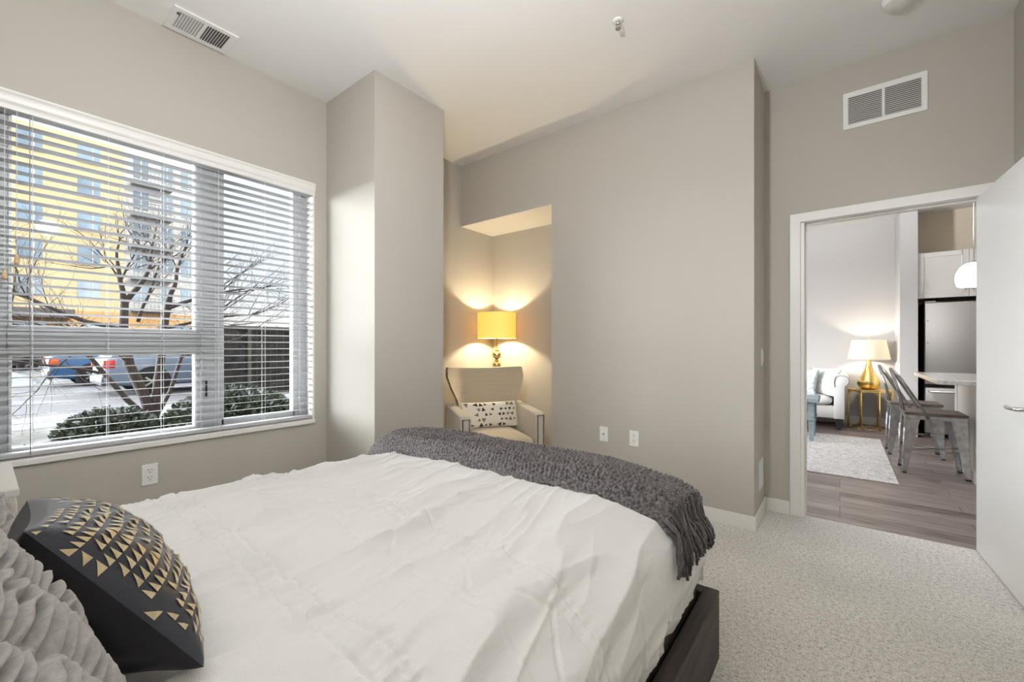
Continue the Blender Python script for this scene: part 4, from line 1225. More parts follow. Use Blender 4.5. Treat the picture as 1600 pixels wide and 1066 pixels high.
prof = [(0.02, zc_), (0.026, zc_ + 0.006), (0.02, zc_ + 0.018)]; zc_ += 0.018
for rr, hh in ((0.050, 0.085), (0.050, 0.085)):
    prof += ball(zc_, rr, hh); zc_ += hh; prof += [(0.026, zc_ + 0.002), (0.026, zc_ + 0.012), (0.016, zc_ + 0.016)]; zc_ += 0.018
b = MB(); b.lathe(prof, 28); b.build('body', M['mercury'], tl, True)
b = MB(); b.lathe([(0.010, zc_ - 0.004), (0.010, 0.80), (0.018, 0.80), (0.018, 0.85), (0.001, 0.85)], 16); b.build('stem', M['brass'], tl, True)
drum_shade(0.197, 0.197, 0.655, 0.917, M['shade_y'], tl)
b = MB()
for k in range(3):
    a = k * 2 * PI / 3
    b.cyl((0, 0, 0.895), (0.195 * math.cos(a), 0.195 * math.sin(a), 0.90), 0.0022, 6)
b.cyl((0, 0, 0.84), (0, 0, 0.90), 0.005, 8)
b.build('shade_spider', M['brass'], tl)
bulb('bulb_light', tl, (0, 0, 0.775), NICHE_W, (1.0, 0.84, 0.56), 0.03)

# ------------------------------------------------------------------ living room beyond the doorway
rug = MB(); rug.box((-2.3, 4.80, 0.002), (0.395, 6.95, 0.012), 0.003)
tag(rug.build('rug', M['rug']), 'faded pale grey area rug on the plank floor', 'rug')

# sofa (its right end shows)
so = thing('sofa', 'light grey roll-arm sofa against the living room wall', 'sofa', (-0.95, 7.65, 0))
b = MB(); b.box((-0.95, -0.22, 0.155), (0.95, 0.44, 0.33), 0.015); b.build('base', M['sofa'], so, angle=50)
b = MB()
pr = [(0.18, 0.30), (0.26, 0.70), (0.28, 0.745), (0.33, 0.765), (0.40, 0.755), (0.43, 0.70), (0.44, 0.30)]
b.prism(pr, -0.93, 0.93, 'x', 0.010); b.build('backrest', M['sofa'], so, angle=50)
for s in (-1, 1):
    b = MB()
    pr = [(0.885, 0.155), (1.005, 0.155), (1.005, 0.60), (1.045, 0.64), (1.060, 0.69), (1.045, 0.745), (1.00, 0.778), (0.93, 0.778), (0.885, 0.745), (0.870, 0.68), (0.885, 0.60)]
    b.prism([(s * p[0], p[1]) for p in pr], -0.24, 0.44, 'y', 0.008); a = b.build('arm', M['sofa'], so, angle=50)
    b = MB(); b.tube([(s * p[0], -0.243, p[1]) for p in ((0.895, 0.60), (0.885, 0.68), (0.90, 0.74), (0.94, 0.765), (0.995, 0.765), (1.035, 0.735), (1.048, 0.69), (1.035, 0.65), (1.0, 0.615))], 0.006, 8)
    b.build('piping', M['piping'], a, True)
    c_ = cushion('seat_cushion', 0.64, 0.86, 0.325, 0.475, M['sofa'], so, 0.0, 0.02)
    c_.location = (s * 0.435, 0.06 - 0.0, 0)
    c_.rotation_euler = (0, 0, 0)
    for sy in (-0.18, 0.38):
        b = MB(); b.prism([(s * 0.90, 0.16), (s * 0.99, 0.16), (s * 0.965, 0.0), (s * 0.915, 0.0)], sy - 0.035, sy + 0.035, 'y'); b.build('leg', M['black'], so)
def sofa_cushion(label, mat, loc, lean, yaw, w_=0.44):
    t = thing('sofa_cushion', label, 'cushion', group='cushions on the sofa')
    _, _, X, Y, Z = pillow_pts(w_, w_, 0.075, 40, 40, 0.07, 1, 0.42)
    link('front_panel', grid_mesh(np.stack([X, Y, Z], -1)), mat[0], t)
    _, _, X, Y, Z = pillow_pts(w_, w_, 0.07, 40, 40, 0.07, -1, 0.42)
    link('back_panel', grid_mesh(np.stack([X, Y, Z], -1), flip=True), mat[1], t)
    ux = Vector((math.cos(yaw), math.sin(yaw), 0)); nrm = Vector((math.sin(yaw), -math.cos(yaw), 0))
    vy = (Vector((0, 0, 1)) * math.cos(lean) - nrm * math.sin(lean))
    frame(t, loc, ux, vy)
sofa_cushion('pale green printed cushion leaning in the sofa corner by the arm', (M['cushg'], M['cushg']), (-0.19, 7.62, 0.66), R(22), R(-35), 0.42)
sofa_cushion('pale blue marbled cushion with beige back on the sofa seat', (M['cushb'], M['cusht']), (-0.44, 7.55, 0.65), R(20), R(-20), 0.40)

# blue coffee table
ct_ = thing('coffee_table', 'weathered blue wooden coffee table standing on the rug', 'coffee table', (-0.72, 6.55, 0.012))
b = MB(); b.box((-0.52, -0.30, 0.475), (0.52, 0.30, 0.520), 0.006); b.build('table_top', M['bluewood'], ct_)
b = MB(); b.box((-0.46, -0.24, 0.335), (0.46, 0.24, 0.475), 0.003); b.build('apron', M['bluewood'], ct_)
for sx in (-1, 1):
    for sy in (-1, 1):
        b = MB()
        x0_, y0_ = sx * 0.445, sy * 0.225
        b.box((x0_ - 0.035, y0_ - 0.035, 0.27), (x0_ + 0.035, y0_ + 0.035, 0.475), 0.004)
        b.box((x0_ - 0.042, y0_ - 0.042, 0.255), (x0_ + 0.042, y0_ + 0.042, 0.275), 0.004)
        b.prism([(x0_ - 0.034, 0.26), (x0_ + 0.034, 0.26), (x0_ + 0.020, 0.0), (x0_ - 0.020, 0.0)], y0_ - 0.022, y0_ + 0.022, 'y', 0.002)
        b.build('leg', M['bluewood'], ct_)
b = MB(); b.box((0.30, -0.246, 0.355), (0.40, -0.238, 0.455), 0.002); b.build('inset_panel', simple('pale_blue_inset', (0.50, 0.62, 0.64, 1), 0.5, var=(10, 0.1)), ct_)

# octagonal gold side table
ot = thing('octagonal_table', 'gold octagonal metal side table beside the sofa', 'side table', (0.335, 7.875, 0))
def octp(r, z, ph=PI / 8): return [(r * math.cos(ph + k * PI / 4), r * math.sin(ph + k * PI / 4), z) for k in range(8)]
RO = 0.262
b = MB(); b.loft([octp(RO, 0.545), octp(RO, 0.560)]); b.build('table_top', M['goldleaf'], ot)
b = MB()
op = octp(RO - 0.006, 0.535) ; b.tube(op + [op[0], op[1]], 0.007, 8)
b.build('top_rim', M['goldleaf'], ot)
for k in range(8):
    p = octp(RO - 0.008, 0.0)[k]
    b = MB(); b.cyl((p[0], p[1], 0), (p[0], p[1], 0.545), 0.0085, 10); lg = b.build('leg', M['goldleaf'], ot, True)
    q = octp(RO - 0.008, 0.0)[(k + 1) % 8]; d = (Vector(q) - Vector(p)); dn = d.normalized()
    b = MB(); b.cyl((p[0], p[1], 0.012), (q[0], q[1], 0.012), 0.006, 8); b.build('base_rail', M['goldleaf'], ot, True)
    for base, sg in ((Vector(p), 1), (Vector(q), -1)):
        for z0, z1 in ((0.06, 0.014), (0.48, 0.530)):
            m0 = base + Vector((0, 0, z0)); m1 = base + dn * sg * 0.055 + Vector((0, 0, z1))
            b = MB(); b.cyl(m0, m1, 0.0045, 6); b.build('corner_brace', M['goldleaf'], lg, True)
# gold teardrop lamp
gl = thing('table_lamp', 'gold teardrop table lamp with ivory shade on the octagonal table', 'lamp', (0.325, 7.86, 0.560))
b = MB(); b.lathe([(0.001, 0), (0.075, 0.0), (0.105, 0.02), (0.125, 0.055), (0.130, 0.085), (0.122, 0.125), (0.100, 0.17), (0.075, 0.22), (0.055, 0.27), (0.040, 0.32), (0.029, 0.37), (0.022, 0.42), (0.018, 0.46), (0.001, 0.46)], 40)
b.build('body', M['brass'], gl, angle=50)
b = MB(); b.lathe([(0.008, 0.455), (0.008, 0.60), (0.001, 0.60)], 12); b.build('stem', M['brass'], gl)
drum_shade(0.238, 0.188, 0.428, 0.705, M['shade_w'], gl)
b = MB(); b.lathe([(0.003, 0.60), (0.003, 0.71), (0.009, 0.715), (0.010, 0.728), (0.001, 0.738)], 12)
for k in range(3): b.cyl((0, 0, 0.695), (0.186 * math.cos(k * 2.09), 0.186 * math.sin(k * 2.09), 0.70), 0.002, 6)
b.build('finial', M['brass'], gl)
bulb('bulb_light', gl, (0, 0, 0.58), 12.0, (1.0, 0.89, 0.72), 0.03)

# kitchen: island, worktop, refrigerator, cabinet, pendant
isl = thing('kitchen_island', 'white kitchen island behind the metal chairs', 'island', (1.25, 5.45, 0))
b = MB(); b.box((-0.33, -0.62, 0.10), (0.42, 0.60, 0.868), 0.003); b.build('body', M['cab'], isl)
b = MB(); b.box((-0.345, -0.635, 0.0), (0.435, 0.615, 0.10), 0.003); b.build('base_trim', M['cab'], isl)
b = MB(); b.box((-0.342, -0.62, 0.10), (-0.33, -0.55, 0.868), 0.002); b.build('corner_post', M['cab'], isl)
b = MB(); b.box((-0.342, 0.53, 0.10), (-0.33, 0.60, 0.868), 0.002); b.build('corner_post', M['cab'], isl)
wt = MB(); wt.box((0.615, 4.76, 0.868), (1.72, 6.10, 0.905), 0.005)
tag(wt.build('island_worktop', M['stone']), 'pale speckled stone worktop overhanging the kitchen island', 'worktop')

fr = thing('refrigerator', 'stainless steel refrigerator in the kitchen alcove', 'refrigerator', (1.265, 7.80, 0))
b = MB(); b.box((-0.405, -0.20, 0.02), (0.43, 0.28, 1.735), 0.005); b.build('body', M['black'], fr)
b = MB(); b.box((-0.405, -0.275, 0.69), (0.43, -0.21, 1.735), 0.012, 3); d = b.build('door', M['steel'], fr, angle=40)
for zz in (0.80, 1.22, 1.50):
    b = MB(); b.sphere((-0.375, -0.277, zz), 0.006, 8); b.build('screw_cap', M['black'], d)
b = MB(); b.box((-0.405, -0.275, 0.06), (0.43, -0.21, 0.645), 0.012, 3); d2 = b.build('freezer_drawer', M['steel'], fr, angle=40)
b = MB(); b.tube([(-0.36, -0.275, 0.60), (-0.36, -0.325, 0.60), (0.38, -0.325, 0.60), (0.38, -0.275, 0.60)], 0.012, 10); b.build('handle', M['steel'], d2, True)
b = MB(); b.tube([(0.37, -0.275, 0.78), (0.37, -0.325, 0.78), (0.37, -0.325, 1.6), (0.37, -0.275, 1.6)], 0.012, 10); b.build('handle', M['steel'], d, True)
b = MB(); b.box((-0.40, -0.265, 1.735), (-0.30, -0.15, 1.755), 0.004); b.build('hinge_cover', M['steel'], fr)

cb = thing('wall_cabinet', 'white shaker wall cabinet above the refrigerator', 'cabinet', (1.25, 7.80, 1.79))
b = MB(); b.box((-0.458, -0.28, 0), (0.47, 0.295, 0.58), 0.002); b.build('body', M['cab'], cb)
for s in (-1, 1):
    x0_, x1_ = (-0.458, -0.002) if s < 0 else (0.002, 0.47)
    b = MB()
    b.box((x0_, -0.300, 0.0), (x0_ + 0.06, -0.28, 0.58), 0.002); b.box((x1_ - 0.06, -0.300, 0.0), (x1_, -0.28, 0.58), 0.002)
    b.box((x0_ + 0.05, -0.300, 0.0), (x1_ - 0.05, -0.28, 0.06), 0.002); b.box((x0_ + 0.05, -0.300, 0.52), (x1_ - 0.05, -0.28, 0.58), 0.002)
    b.box((x0_ + 0.05, -0.289, 0.05), (x1_ - 0.05, -0.28, 0.53))
    d = b.build('door', M['cab'], cb)
    hx_ = -0.035 if s < 0 else 0.035
    b = MB(); b.tube([(hx_, -0.30, 0.08), (hx_, -0.322, 0.09), (hx_, -0.326, 0.135), (hx_, -0.322, 0.18), (hx_, -0.30, 0.19)], 0.005, 8); b.build('handle', M['chrome'], d, True)

pd = thing('pendant_lamp', 'lit white glass pendant lamp hanging over the kitchen island', 'lamp', (0.945, 5.50, CEIL))
b = MB(); b.lathe([(0.06, 0), (0.06, -0.02), (0.004, -0.03), (0.004, -1.06), (0.02, -1.07), (0.02, -1.10), (0.001, -1.10)], 20); b.build('stem', M['chrome'], pd)
b = MB(); b.lathe([(0.02, -1.085), (0.055, -1.095), (0.092, -1.13), (0.114, -1.18), (0.119, -1.235), (0.108, -1.29), (0.100, -1.30), (0.001, -1.30)], 32)
b.build('glass_shade', emis('lit_pendant_glass', (1.0, 0.94, 0.84, 1), 3.0), pd, angle=50)
# fill lamp added out of view to brighten the living room
ll = thing('fill_lamp', 'added white fill lamp of the living room, out of view', 'lamp', (-0.62, 5.3, CEIL))
b = MB(); b.lathe([(0.06, 0), (0.06, -0.02), (0.012, -0.03), (0.012, -0.42), (0.001, -0.42)], 24)
for k in range(3): b.cyl((0, 0, -0.42), (0.256 * math.cos(k * 2.094), 0.256 * math.sin(k * 2.094), -0.50), 0.003, 6)
b.build('stem', M['chrome'], ll, True)
bowl(ll, 0.26, -0.50, LIVING_W, (0.95, 0.98, 1.03))

# metal cafe chairs
def metal_chair(label, loc, rz):
    t = thing('metal_chair', label, 'chair', loc, rz, 'metal chairs at the island')
    b = MB(); b.box((-0.205, -0.18, 0.545), (0.205, 0.18, 0.570), 0.006); b.build('seat', M['seatwood'], t)
    b = MB(); b.box((-0.195, -0.17, 0.505), (0.195, 0.17, 0.546), 0.004); b.build('seat_frame', M['galv'], t)
    for sx in (-1, 1):
        for sy in (-1, 1):
            # folded sheet leg: L-shaped section tapering to a small foot
            def sec(z, cx, cy, a, th=0.004):
                return [(cx, cy, z), (cx - sx * a, cy, z), (cx - sx * a, cy - sy * th, z), (cx - sx * th * 1.5, cy - sy * th * 1.5, z), (cx - sx * th, cy - sy * a, z), (cx, cy - sy * a, z)]
            b = MB()
            b.loft([sec(0.545, sx * 0.196, sy * 0.168, 0.105), sec(0.40, sx * 0.202, sy * 0.164, 0.080), sec(0.10, sx * 0.214, sy * 0.160, 0.042), sec(0.012, sx * 0.222, sy * 0.160, 0.032)])
            lg = b.build('leg', M['galv'], t)
            b = MB(); b.box((sx * 0.222 - (0.032 if sx > 0 else -0.002), sy * 0.160 - (0.032 if sy > 0 else -0.002), 0), (sx * 0.222 + (0.002 if sx > 0 else 0.032) * 1, sy * 0.160 + (0.002 if sy > 0 else 0.032), 0.014), 0.002)
            b.build('rubber_foot', M['black'], lg)
            b = MB(); b.tube([(sx * 0.204, sy * 0.150, 0.42), (sx * 0.209, sy * 0.148, 0.25), (sx * 0.214, sy * 0.147, 0.13)], 0.006, 6); b.build('leg_rib', M['galv'], lg, True)
    b = MB()
    b.cyl((-0.205, -0.150, 0.22), (0.205, 0.150, 0.22), 0.004, 6)
    b.build('cross_brace', M['gunmetal'], t, True)
    b = MB(); b.cyl((-0.205, 0.150, 0.225), (0.205, -0.150, 0.225), 0.004, 6)
    b.build('cross_brace', M['gunmetal'], t, True)
    # bent tube back
    b = MB()
    y_ = 0.172
    pts = [(-0.045, -y_, 0.515), (-0.07, -y_, 0.575), (-0.19, -y_, 0.80), (-0.235, -y_ + 0.008, 0.885), (-0.268, -y_ + 0.045, 0.935), (-0.282, -0.07, 0.955), (-0.286, 0, 0.960)]
    b.tube(pts + [(p[0], -p[1], p[2]) for p in reversed(pts[:-1])], 0.0105, 10); b.build('back_hoop', M['gunmetal'], t, True)
    for yy in (-0.062, 0.062):
        b = MB(); b.tube([(-0.195, yy, 0.56), (-0.222, yy, 0.72), (-0.284, yy, 0.952)], [0.008, 0.009, 0.008], 8); b.build('back_bar', M['gunmetal'], t, True)
    return t
metal_chair('galvanized metal cafe chair with wood seat, the nearer at the island', (0.672, 5.46, 0.002), 0.02)
metal_chair('galvanized metal cafe chair with wood seat, the farther, toward the kitchen', (0.63, 6.27, 0.002), 0.02)

# ------------------------------------------------------------------ outside the window
GZ = -0.12
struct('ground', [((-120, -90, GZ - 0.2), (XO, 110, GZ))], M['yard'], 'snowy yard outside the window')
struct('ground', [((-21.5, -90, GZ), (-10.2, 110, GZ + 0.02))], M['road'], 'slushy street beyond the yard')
# ploughed snow bank
def mound(name, label, cat, x0, x1, y0, y1, hgt, mat, seed, group=None, kind=None):
    nx, ny = 30, 90
    X, Y = np.meshgrid(np.linspace(x0, x1, nx), np.linspace(y0, y1, ny), indexing='ij')
    fx = np.sin(np.linspace(0, PI, nx)) ** 0.7
    fy = np.sin(np.linspace(0, PI, ny)) ** 0.4
    Z = GZ - 0.02 + hgt * fx[:, None] * fy[None, :] * (0.35 + 1.1 * fbm(X * 1.1 + seed, Y * 1.1 + seed, 4))
    o = link(name, grid_mesh(np.stack([X, Y, Z], -1)), mat)
    return tag(o, label, cat, group, kind)
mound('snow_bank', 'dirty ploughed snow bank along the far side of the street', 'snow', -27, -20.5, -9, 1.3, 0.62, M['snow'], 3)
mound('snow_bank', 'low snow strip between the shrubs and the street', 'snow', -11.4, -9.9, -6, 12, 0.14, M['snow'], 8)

def car(name, label, loc, rz, paint, light, scale=1.0):
    """local +x forward, rear at x = 0"""
    t = thing(name, label, 'car', loc, rz)
    L = 4.5
    # half outline (x, z) of lower body and cabin
    body = [(0.02, 0.30), (0.0, 0.55), (0.03, 0.80), (0.06, 0.98), (1.0, 1.00), (3.2, 0.98), (4.2, 0.86), (4.45, 0.70), (4.5, 0.45), (4.42, 0.26), (3.9, 0.22), (0.5, 0.22)]
    b = MB()
    b.prism(body, -0.88, 0.88, 'y', 0.07, seg=3)
    b.build('body', paint, t, angle=35)
    cab0 = [(0.12, 0.96), (0.42, 1.42), (0.75, 1.52), (2.0, 1.53), (2.5, 1.44), (3.3, 0.97)]
    b = MB()
    r0 = [(p[0], -0.80 + 0.20 * (p[1] - 0.96), p[1]) for p in cab0]; r1 = [(p[0], 0.80 - 0.20 * (p[1] - 0.96), p[1]) for p in cab0]
    b.loft([r0, r1]); b.build('cabin', paint, t, angle=35)
    for s in (-1, 1):
        w0 = [(0.50, 1.03), (0.62, 1.40), (1.30, 1.45), (1.30, 1.03)]; w1 = [(1.38, 1.03), (1.38, 1.45), (1.95, 1.46), (2.35, 1.39), (2.95, 1.03)]
        for w_ in (w0, w1):
            b = MB(); b.loft([[(p[0], s * (0.803 - 0.20 * (p[1] - 0.96)), p[1]) for p in w_], [(p[0], s * (0.78 - 0.20 * (p[1] - 0.96)), p[1]) for p in w_]])
            b.build('side_window', M['carglass'], t)
        b = MB(); b.box((-0.015, s * 0.86 - 0.10, 0.70), (0.22, s * 0.86 + 0.10 * 0 + (0.03 if s > 0 else 0.07), 0.92), 0.03) if s > 0 else b.box((-0.015, -0.895, 0.70), (0.22, -0.76, 0.92), 0.03)
        b.build('tail_light', light, t, angle=40)
        for xx in (0.95, 3.6):
            b = MB(); b.cyl((xx, s * 0.895, 0.33), (xx, s * 0.70, 0.33), 0.40, 28); b.build('wheel_arch', M['black'], t)
            b = MB(); b.lathe([(0.16, -0.1), (0.30, -0.1), (0.33, -0.07), (0.33, 0.07), (0.30, 0.1), (0.16, 0.1)], 28)
            wl_ = b.build('wheel', M['tyre'], t, angle=40, loc=(xx, s * 0.82, 0.33), rot=(PI / 2, 0, 0))
            b = MB()
            b.lathe([(0.20, -0.085), (0.20, 0.085)], 20)
            for k in range(5):
                a = k * 2 * PI / 5
                b.cyl((0, 0, -s * 0.105), (0.19 * math.cos(a), 0.19 * math.sin(a), -s * 0.10), 0.03, 6)
            b.build('rim', M['chrome'], wl_)
    b = MB()
    b.loft([[(0.17, -0.66, 1.03), (0.17, 0.66, 1.03), (0.40, 0.58, 1.38), (0.40, -0.58, 1.38)], [(0.13, -0.66, 1.03), (0.13, 0.66, 1.03), (0.36, 0.58, 1.38), (0.36, -0.58, 1.38)]])
    b.build('rear_window', M['carglass'], t)
    b = MB(); b.box((-0.05, -0.84, 0.26), (0.12, 0.84, 0.52), 0.05); b.build('rear_bumper', M['cargrey'], t, angle=40)
    return t
car('parked_car', 'pale silver-blue car parked on the street behind the bare tree', (-15.4, 1.95, GZ + 0.02), PI / 2, M['carsilver'], M['taillight'])
car('parked_car', 'bright blue car parked beyond the silver-blue car', (-19.9, 1.35, GZ + 0.02), PI / 2, M['carblue'], M['orangelight'])
car('parked_car', 'dark grey car far behind the snow bank', (-34.0, -2.0, GZ), PI / 2 + 0.3, M['cargrey'], M['taillight'])

# bare tree
def tree():
    t = thing('bare_tree', 'leafless multi-stem tree standing in the yard outside the window', 'tree', (-9.2, 1.85, GZ))
    rs = random.Random(21)
    main = MB(); tw = MB()
    def branch(p, d, L, r, depth, sink):
        n = 6
        pts = [p]; rads = [r]
        dd = d.normalized()
        for k in range(n):
            dd = (dd + Vector((rs.gauss(0, 0.10), rs.gauss(0, 0.13), rs.gauss(0.02, 0.09)))).normalized()
            pts.append(pts[-1] + dd * L / n); rads.append(r * (1 - 0.55 * (k + 1) / n))
        sink.tube(pts, rads, 7 if r > 0.02 else 4, 0, False)
        return pts, rads, dd
    def grow(p, d, L, r, depth):
        pts, rads, dd = branch(p, d, L, r, depth, main if r > 0.016 else tw)
        if depth == 0 or r < 0.0026: return
        nk = 4 if depth > 1 else 3
        for k in range(nk):
            i = rs.randint(2, len(pts) - 1)
            axis = Vector((rs.gauss(0, 0.6), rs.gauss(0, 1), rs.gauss(0.15, 0.7))).normalized()
            nd = (dd * rs.uniform(0.5, 1.0) + axis * rs.uniform(0.5, 0.95)).normalized()
            grow(pts[i], nd, L * rs.uniform(0.5, 0.78), rads[i] * rs.uniform(0.45, 0.68), depth - 1)
        grow(pts[-1], dd, L * 0.62, rads[-1] * 0.95, depth - 1)
    V3 = Vector
    # leading limbs: start, via points, radius
    limbs = [
        ([(0, 0, 0), (0.0, -0.12, 0.45), (0.05, -0.32, 1.0), (0.0, -0.38, 1.6), (-0.05, -0.36, 2.0)], 0.085),
        ([(0, 0, 0), (0.02, 0.04, 0.5), (0.0, 0.10, 1.1), (0.0, 0.16, 1.75), (0.05, 0.20, 2.1)], 0.072),
        ([(0, 0, 0), (0.1, -0.35, 0.42), (0.15, -0.62, 0.85), (0.1, -0.85, 1.25)], 0.045),
        ([(0, 0, 0), (-0.1, 0.25, 0.5), (-0.1, 0.42, 1.15), (-0.1, 0.50, 1.6)], 0.036),
    ]
    for pl, r in limbs:
        pl = [V3(p) for p in pl]
        main.tube(pl, [r * (1 - 0.35 * k / (len(pl) - 1)) for k in range(len(pl))], 9, 0, False)
    R_ = [  # start, direction, length, radius
        ((-0.05, -0.36, 1.95), (0.0, -0.30, 1.0), 0.8, 0.048), ((-0.05, -0.36, 2.0), (0.0, 0.50, 1.0), 0.95, 0.050),
        ((0.0, -0.37, 1.55), (0.1, -1.0, 0.30), 1.35, 0.040), ((0.0, -0.38, 1.5), (-0.2, -1.0, 0.05), 1.2, 0.030),
        ((0.05, -0.34, 1.25), (0.1, -1.0, 0.22), 1.5, 0.034), ((0.1, -0.84, 1.22), (0.0, -0.9, 0.45), 1.2, 0.030),
        ((0.05, 0.20, 2.1), (0.0, 0.05, 1.0), 0.75, 0.042), ((0.05, 0.19, 1.95), (0.0, 1.0, 0.55), 1.3, 0.036),
        ((0.0, 0.15, 1.6), (0.0, 1.0, 0.35), 1.3, 0.030), ((-0.1, 0.50, 1.55), (0.0, 0.8, 0.7), 1.1, 0.026),
        ((0.0, 0.10, 1.15), (0.1, 1.0, 0.40), 1.0, 0.020), ((0.1, -0.6, 0.85), (0.0, -1.0, 0.32), 1.3, 0.026),
        ((-0.1, 0.45, 1.4), (-0.3, 1.0, 0.25), 1.4, 0.022), ((0.0, -0.2, 1.7), (0.4, 0.1, 1.0), 0.9, 0.028),
        ((0.02, -0.3, 1.0), (0.5, -0.6, 0.6), 1.0, 0.024), ((-0.1, 0.42, 1.1), (0.2, 1.0, 0.5), 1.2, 0.020),
    ]
    for p, d, L, r in R_: grow(V3(p), V3(d), L, r, 4)
    main.build('trunk', M['bark'], t, True)
    tw.build('twigs', M['bark'], t)
tree()

# juniper shrubs: many small leaf sprays on one shrub each
def shrub(label, loc, rx, ry, hz, n, snow, seed, group='low juniper shrubs outside the window'):
    t = thing('juniper_shrub', label, 'shrub', loc, 0, group)
    rs = random.Random(seed)
    b = bmesh.new(); sn = bmesh.new()
    for k in range(n):
        a = rs.uniform(0, 2 * PI); q = math.sqrt(rs.random())
        x_, y_ = rx * q * math.cos(a), ry * q * math.sin(a)
        top = hz * (1 - q * q) ** 0.5
        z_ = rs.uniform(0.25, 1.0) * top
        d = Vector((x_ / rx * 0.8 + rs.gauss(0, 0.4), y_ / ry * 0.8 + rs.gauss(0, 0.4), 0.5 + rs.gauss(0, 0.35))).normalized()
        L = rs.uniform(0.04, 0.10); wv = d.cross(Vector((rs.gauss(0, 1), rs.gauss(0, 1), rs.gauss(0, 1)))).normalized() * L * 0.30
        p = Vector((x_, y_, z_))
        tgt = sn if (snow > rs.random() and z_ > 0.72 * top) else b
        pts = [p - wv * 0.4, p + d * L * 0.5 - wv, p + d * L, p + d * L * 0.5 + wv, p + wv * 0.4]
        tgt.faces.new([tgt.verts.new(v_) for v_ in pts])
    for k in range(9):     # stems
        a = rs.uniform(0, 2 * PI)
        e = Vector((rx * 0.7 * math.cos(a), ry * 0.7 * math.sin(a), hz * 0.6))
        bmesh.ops.create_cone(b, segments=5, radius1=0.012, radius2=0.004, depth=e.length, cap_ends=True,
                              matrix=Matrix.Translation(e / 2) @ e.to_track_quat('Z', 'Y').to_matrix().to_4x4())
    me = bpy.data.meshes.new('foliage'); b.to_mesh(me); b.free(); link('foliage', me, M['leafg'], t)
    if len(sn.faces):
        me = bpy.data.meshes.new('snow_cover'); sn.to_mesh(me); tag(link('snow_cover', me, M['leafsnow'], t), 'white snow caught on the sprays')
    sn.free()
    return t
shrub('dark green juniper right of the tree foot, dusted with snow', (-8.3, 2.75, GZ), 0.8, 0.95, 0.58, 7000, 0.12, 1)
shrub('dark green juniper left of the tree foot', (-8.5, 1.20, GZ), 0.5, 0.55, 0.36, 3000, 0.18, 2)
shrub('low flat juniper in front of the tree, half under snow', (-6.7, 1.85, GZ), 0.55, 0.75, 0.20, 3400, 0.25, 3)
shrub('low juniper mat at the left end of the yard', (-6.6, 0.55, GZ), 0.7, 0.62, 0.20, 3600, 0.25, 4)
shrub('dark juniper near the glass under the narrow window light', (-6.2, 3.35, GZ), 0.6, 0.70, 0.30, 4000, 0.08, 5)
shrub('snow dusted juniper in front of the dark hedge fence', (-8.6, 4.6, GZ), 0.55, 0.7, 0.30, 2600, 0.45, 6)

# vine covered wire fence
hg = thing('vine_fence', 'dark vine covered wire fence in the yard, right of the tree', 'fence', (-11.9, 3.35, GZ))
b = MB()
rs = random.Random(5)
Y_, Z_ = np.meshgrid(np.linspace(0, 5.2, 90), np.linspace(0, 1.76, 36), indexing='ij')
Xf = 0.10 + 0.08 * (fbm(Y_ * 3, Z_ * 3, 3) - 0.5); 
solid_sheet(np.stack([Xf, Y_, Z_], -1), np.stack([-0.12 + 0 * Xf, Y_, Z_], -1), 'vine_mass', M['ivy'], hg)
b = MB()
for k in range(520):
    p = Vector((0.12, rs.uniform(0, 5.1), rs.uniform(0.4, 1.7)))
    d = Vector((rs.uniform(0.05, 0.25), rs.gauss(0, 0.5), rs.gauss(-0.3, 0.4))).normalized() * rs.uniform(0.12, 0.35)
    b.tube([p, p + d * 0.5 + Vector((0, rs.gauss(0, 0.03), 0)), p + d], 0.005, 4, 0, False)
b.build('hanging_stems', M['bark'], hg)
b = MB()
for k in range(27): b.cyl((0.17, 0.9 + k * 0.16, 0.02), (0.17, 0.9 + k * 0.16, 1.70), 0.006, 5)
for k in range(9): b.cyl((0.17, 0.9, 0.1 + k * 0.2), (0.17, 5.1, 0.1 + k * 0.2), 0.006, 5)
b.build('wire_panel', M['wire'], hg)
for yy in (0.05, 0.88, 2.9, 5.1):
    b = MB(); b.box((0.13, yy - 0.04, 0), (0.21, yy + 0.04, 1.72), 0.004); b.build('post', M['wire'], hg)
b = MB(); b.box((-0.12, 0, 1.74), (0.2, 5.2, 1.80), 0.01); b.build('cap_rail', M['wire'], hg)
b = MB(); b.box((-0.2, 0, 0.0), (0.26, 5.2, 0.10), 0.01); b.build('kerb', M['slot'], hg)

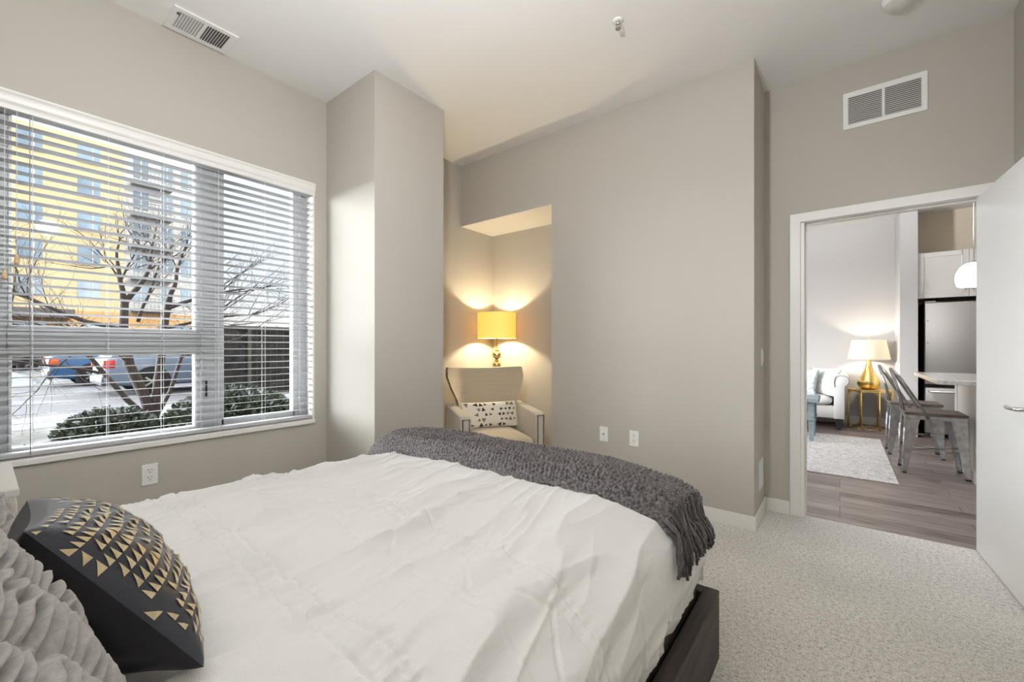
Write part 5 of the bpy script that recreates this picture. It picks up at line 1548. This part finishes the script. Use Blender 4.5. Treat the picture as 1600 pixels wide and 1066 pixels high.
# apartment building across the street
ab = thing('apartment_building', 'tall yellow and white apartment building across the street', 'building', (-53, 0, GZ))
def apart(name, boxes, mat):
    q = MB()
    for a in boxes: q.box(*a)
    return q.build(name, mat, ab)
apart('yellow_facade', [((-12, -8, 4.4), (0, 8.5, 19.8))], M['yellow'])
apart('ground_floor', [((-12, -8, 0), (0.05, 15.5, 4.4))], M['orange'])
apart('upper_facade', [((-12, -8, 19.8), (0.0, 8.5, 21.5))], M['bwhite'])
apart('white_bay', [((-12, 8.5, 4.4), (-0.2, 15.5, 21.5))], M['bwhite'])
FH = 3.02
for fl in range(5):
    zf = 5.6 + fl * FH
    for y0_ in (-5.2, -1.6, 1.95, 5.45):
        w_ = MB(); w_.box((0.0, y0_, zf), (0.06, y0_ + 1.45, zf + 1.5), 0.0)
        wo_ = w_.build('window', M['bglass'], ab)
        f_ = MB()
        f_.box((0.05, y0_ + 0.92, zf), (0.10, y0_ + 1.0, zf + 1.5)); f_.box((0.05, y0_ - 0.06, zf - 0.08), (0.12, y0_ + 1.51, zf))
        f_.box((0.05, y0_, zf + 0.7), (0.10, y0_ + 0.95, zf + 0.76))
        f_.build('window_frame', M['bwhite'], wo_)
    for (ya, yb) in ((9.2, 10.3), (11.3, 12.2), (12.9, 14.1)):
        w_ = MB(); w_.box((-0.2, ya, zf - 0.2), (-0.14, yb, zf + 1.5)); wo_ = w_.build('window', M['bglass'], ab)
        f_ = MB(); f_.box((-0.15, (ya + yb) / 2 - 0.05, zf - 0.2), (-0.10, (ya + yb) / 2 + 0.05, zf + 1.5)); f_.build('window_frame', M['bwhite'], wo_)
    q = MB(); q.box((-0.2, 9.0, zf - 1.05), (1.3, 12.0, zf - 0.80)); bs = q.build('balcony', M['bgrey'], ab)
    q = MB()
    q.box((1.22, 9.0, zf + 0.15), (1.28, 12.0, zf + 0.20))
    for k in range(11): q.box((1.23, 9.0 + k * 0.298, zf - 0.8), (1.26, 9.03 + k * 0.298, zf + 0.16))
    q.build('railing', M['bgrey'], bs)
for y0_ in (-4, 1.0, 6.0, 11.0):
    q = MB(); q.box((0.05, y0_, 0.6), (0.12, y0_ + 2.6, 3.4)); q.build('shop_window', M['bglass'], ab)
q = MB(); q.box((0.0, -7, 3.6), (3.2, 5.0, 4.3)); q.build('awning', M['cargrey'], ab)

SC.cycles.use_denoising = True
SC.cycles.max_bounces = 10
SC.cycles.diffuse_bounces = 5
SC.cycles.glossy_bounces = 4
SC.cycles.transmission_bounces = 6
SC.cycles.transparent_max_bounces = 12
SC.cycles.sample_clamp_indirect = 6.0
SC.cycles.caustics_reflective = False
SC.cycles.caustics_refractive = False
